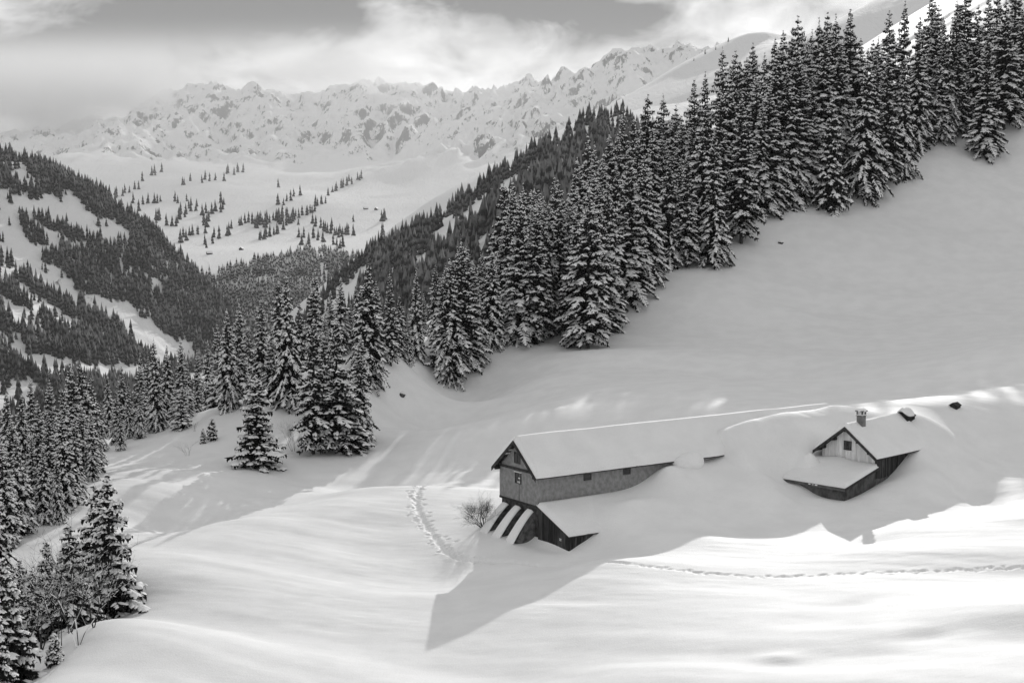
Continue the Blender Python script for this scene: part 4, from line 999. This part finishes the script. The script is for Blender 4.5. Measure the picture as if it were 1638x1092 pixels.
def seg_d(px, py, poly):
    d = np.full(len(px), 1e9)
    for (x1, y1), (x2, y2) in zip(poly[:-1], poly[1:]):
        t = np.clip(((px - x1) * (x2 - x1) + (py - y1) * (y2 - y1)) / ((x2 - x1) ** 2 + (y2 - y1) ** 2), 0, 1)
        d = np.minimum(d, np.hypot(px - x1 - t * (x2 - x1), py - y1 - t * (y2 - y1)))
    return d
# left hillside: forest with avalanche clearings
def dens_left(px, py, x, y):
    n = fbm(x / 85, y / 85, 5, 5) + 0.35 * fbm(x / 22, y / 22, 3, 15)
    d = np.where(n > -0.22, 1.0, 0.05)
    clear = [([(0, 318), (60, 335), (110, 350), (190, 375)], 14), ([(0, 395), (60, 425), (110, 470), (200, 520), (260, 550)], 11), ([(150, 480), (230, 530), (300, 570)], 13), ([(40, 575), (100, 590), (180, 600), (250, 590)], 12), ([(0, 360), (30, 395)], 16), ([(70, 372), (130, 400)], 8), ([(0, 480), (40, 520)], 7)]
    for poly, wd in clear:
        q = seg_d(px, py, poly); d = d * np.clip((q - wd * (1.15 + 1.3 * fbm(x / 40, y / 40, 4, 9))) / 4, 0.02, 1)
    return d
left_pts = forest(left_h, (-1050, -330, 1250, 2420), 36000, dens_left, 12, 24, 1)
# valley wood below the bowl
def dens_valley(px, py, x, y):
    edge = np.interp(px, [180, 240, 300, 340, 420, 500, 560, 620, 660, 760], [330, 385, 455, 432, 418, 405, 415, 408, 400, 400])
    n = fbm(x / 50, y / 50, 4, 8)
    d = np.where(py > edge + 16 * n, 0.95, 0.0)
    d = np.where((py > edge) & (n < -0.42), 0.1, d)
    q = seg_d(px, py, [(285, 455), (330, 432), (400, 412), (460, 400)]); d = d * np.clip((q - 7) / 5, 0, 1)
    q = seg_d(px, py, [(505, 400), (520, 425), (515, 445)]); d = d * np.clip((q - 5) / 4, 0.1, 1)
    q = seg_d(px, py, [(290, 570), (330, 545)]); d = d * np.clip((q - 9) / 4, 0.0, 1)
    return d
val_pts = forest(mount_h, (-900, 300, 2050, 3150), 28000, dens_valley, 14, 22, 2)
# flank on the right
def dens_right(px, py, x, y):
    n = fbm(x / 40, y / 60, 4, 18)
    d = np.where(n > -0.06, 0.9, 0.06)
    for poly, wd in [([(760, 330), (820, 300), (855, 275)], 8), ([(890, 240), (915, 222)], 8), ([(700, 380), (760, 345)], 9), ([(675, 420), (680, 450)], 6), ([(780, 385), (770, 410)], 6)]:
        q = seg_d(px, py, poly); d = d * np.clip((q - wd) / 5, 0.05, 1)
    return d * sst(x, -260, -180) * (x < 130) * np.where(px < 1000, 1, .5)
right_pts = forest(right_h, (-250, 160, 480, 1760), 13000, dens_right, 13, 23, 3)
print('far trees', len(left_pts), len(val_pts), len(right_pts))
tag(link('hillside_forest', scatter_mesh('hillside_forest', left_pts, 1), FART), 'dark conifer forest cloaking the left hillside with snowy clearings', 'forest', kind='stuff')
tag(link('valley_forest', scatter_mesh('valley_forest', val_pts, 2), FROST), 'frosted grey conifer forest filling the valley below the bowl', 'forest', kind='stuff')
tag(link('flank_forest', scatter_mesh('flank_forest', right_pts, 3), FART), 'dark conifer forest on the steep flank right of the valley', 'forest', kind='stuff')

# countable trees scattered over the bowl
rs = random.Random(77); spots = []
def clump(x0, y0, x1, y1, n, spread=5):
    for k in range(n):
        t = (k + rs.random()) / n; spots.append((x0 + (x1 - x0) * t + rs.gauss(0, spread), y0 + (y1 - y0) * t + rs.gauss(0, spread * 0.6)))
for a in [(170, 325, 225, 300, 9, 3), (230, 290, 262, 275, 5, 4), (290, 300, 300, 290, 3, 3), (320, 295, 350, 285, 5, 4), (360, 280, 385, 272, 7, 4), (240, 362, 260, 345, 5, 4), (270, 365, 315, 330, 17, 6), (320, 372, 352, 325, 17, 6), (290, 388, 315, 375, 7, 4), (330, 395, 400, 355, 13, 5), (400, 365, 478, 345, 36, 7),
          (412, 385, 440, 375, 9, 5), (455, 365, 470, 355, 7, 5), (485, 350, 520, 320, 12, 3), (525, 312, 580, 285, 13, 2.5), (440, 330, 480, 315, 7, 3), (535, 372, 558, 378, 13, 6), (610, 353, 622, 350, 4, 3), (608, 372, 612, 378, 3, 3), (660, 356, 672, 355, 3, 3), (210, 330, 300, 320, 9, 8), (480, 378, 560, 398, 9, 5), (505, 362, 530, 372, 5, 4), (480, 395, 500, 385, 4, 3)]: clump(*a)
for px, py in [(500, 358), (478, 380), (524, 373), (565, 355), (735, 310), (1128, 87), (1110, 98), (1145, 80), (1165, 68), (445, 300), (190, 335), (222, 338)]: spots.append((px, py))
def hit_far(hf, px, py, y0, y1):
    d = ray(px, py); ys = np.arange(y0, y1, 6.0); xs = ys * d.x / d.y; zs = ys * d.z / d.y; k = np.nonzero(zs < hf(xs, ys))[0]
    return None if len(k) == 0 else (xs[k[0]], ys[k[0]], float(hf(xs[k[0]:k[0] + 1], ys[k[0]:k[0] + 1])[0]))
FM = [npmesh('bowl_spruce', *far_proto(50 + k)) for k in range(5)]
for m_ in FM: m_.materials.append(FART)
for k, (px, py) in enumerate(spots):
    g = hit_far(dome_h, px, py, 1700, 2800) if px > 1000 else hit_far(mount_h, px, py, 2500, 6400)
    if g is None: continue
    o = bpy.data.objects.new('distant_spruce', FM[k % 5]); C.objects.link(o); h = rs.uniform(20, 33) if px < 1000 else rs.uniform(6, 10)
    o.location = (g[0], g[1], g[2] - 0.5); o.scale = (h * 1.15, h * 1.15, h); o.rotation_euler = (0, 0, rs.uniform(0, 6))
    if px > 1000: tag(o, 'tiny spruce on the skyline edge of the bald snow dome', 'spruce', 'spruces on the dome skyline')
    else: tag(o, 'distant dark spruce dotted over the snowy bowl under the cliffs', 'spruce', 'spruces dotted over the bowl')
# alpine huts on the bowl
for k, (px, py, lab) in enumerate([(335, 407, 'tiny dark hut on the snow shelf above the valley wood'), (386, 400, 'tiny snow-roofed hut higher on the same snow shelf'), (551, 405, 'tiny hut near the trees at the lower edge of the bowl'), (585, 335, 'tiny dark hut high on the open bowl'), (602, 336, 'tiny hut beside another on the open bowl')]):
    g = hit_far(mount_h, px, py, 2400, 5500)
    if g is None: continue
    e = empty('alpine_hut', (g[0], g[1], g[2] - 1), 0.5 + k); e.scale = (0.9, 0.9, 0.9); tag(e, lab, 'hut')
    MB().prism_x([(-4, 0), (4, 0), (4, 4), (0, 7), (-4, 4)], -6, 6).build('wall', DARKWOOD, e)
    for s in (-1, 1): MB().hexa([(-6.6, s * 5, 3.6), (-6.6, 0, 7.4), (-6.6, 0, 8.2), (-6.6, s * 5, 4.4)], [(6.6, s * 5, 3.6), (6.6, 0, 7.4), (6.6, 0, 8.2), (6.6, s * 5, 4.4)]).build('snowy_roof', SNOW, e)
# ---------------------------------------------------------------- air
def volbox(name, lo, hi, fn):
    o = MB().box(lo[0], hi[0], lo[1], hi[1], lo[2], hi[2]).build(name, None)
    m = bpy.data.materials.new(name); m.use_nodes = True; t = NT(m.node_tree)
    out = t.n('ShaderNodeOutputMaterial'); v = t.n('ShaderNodeVolumePrincipled'); v.inputs['Color'].default_value = (0.97, 0.97, 0.97, 1)
    fn(t, v); t.l(v.outputs[0], out.inputs['Volume']); o.data.materials.append(m)
    return tag(o, kind='stuff')
def hz(t, v):
    v.inputs['Density'].default_value = 2.4e-5; v.inputs['Anisotropy'].default_value = 0.3
tag(volbox('haze', (-6000, -2000, -420), (6000, 8000, 980), hz), 'thin pale winter haze filling the valley air', 'haze')

def cb(t, v):
    g = t.n('ShaderNodeNewGeometry'); p = g.outputs['Position']; s = t.n('ShaderNodeSeparateXYZ'); t.l(p, s.inputs[0])
    q = t.v('MULTIPLY', p, (1, 0.35, 1.7))
    n = t.m('ADD', t.m('MULTIPLY', t.noise(q, 0.0019, 3, 0.5, 0.4), 0.65), t.m('MULTIPLY', t.noise(q, 0.006, 5, 0.6), 0.35))
    c = t.m('ADD', n, t.mr(s.outputs[0], -500, -1900, 0, 0.16))
    c = t.m('SUBTRACT', c, t.mr(s.outputs[0], -500, 700, 0, 0.14))
    c = t.m('ADD', c, t.m('MULTIPLY', t.m('SUBTRACT', s.outputs[2], 500), 0.0006))
    d = t.mr(c, 0.51, 0.60, 0.0, 1.0)
    top = t.mr(s.outputs[2], 740, 480)
    e = t.m('MULTIPLY', t.m('MULTIPLY', d, 3.0e-3), t.mr(s.outputs[1], 5050, 5400))
    veil = t.m('MULTIPLY', t.m('MULTIPLY', t.mr(s.outputs[2], -90, 160), t.mr(s.outputs[1], 2950, 4300)), 1.5e-4)
    t.l(t.m('ADD', t.m('MULTIPLY', e, top), t.m('MULTIPLY', veil, t.mr(s.outputs[2], 560, 400))), v.inputs['Density']); v.inputs['Anisotropy'].default_value = 0.35
tag(volbox('mountain_cloud', (-4200, 2900, -100), (2600, 6350, 880), cb), 'grey cloud bank wrapping the top of the mountain ridge', 'cloud')
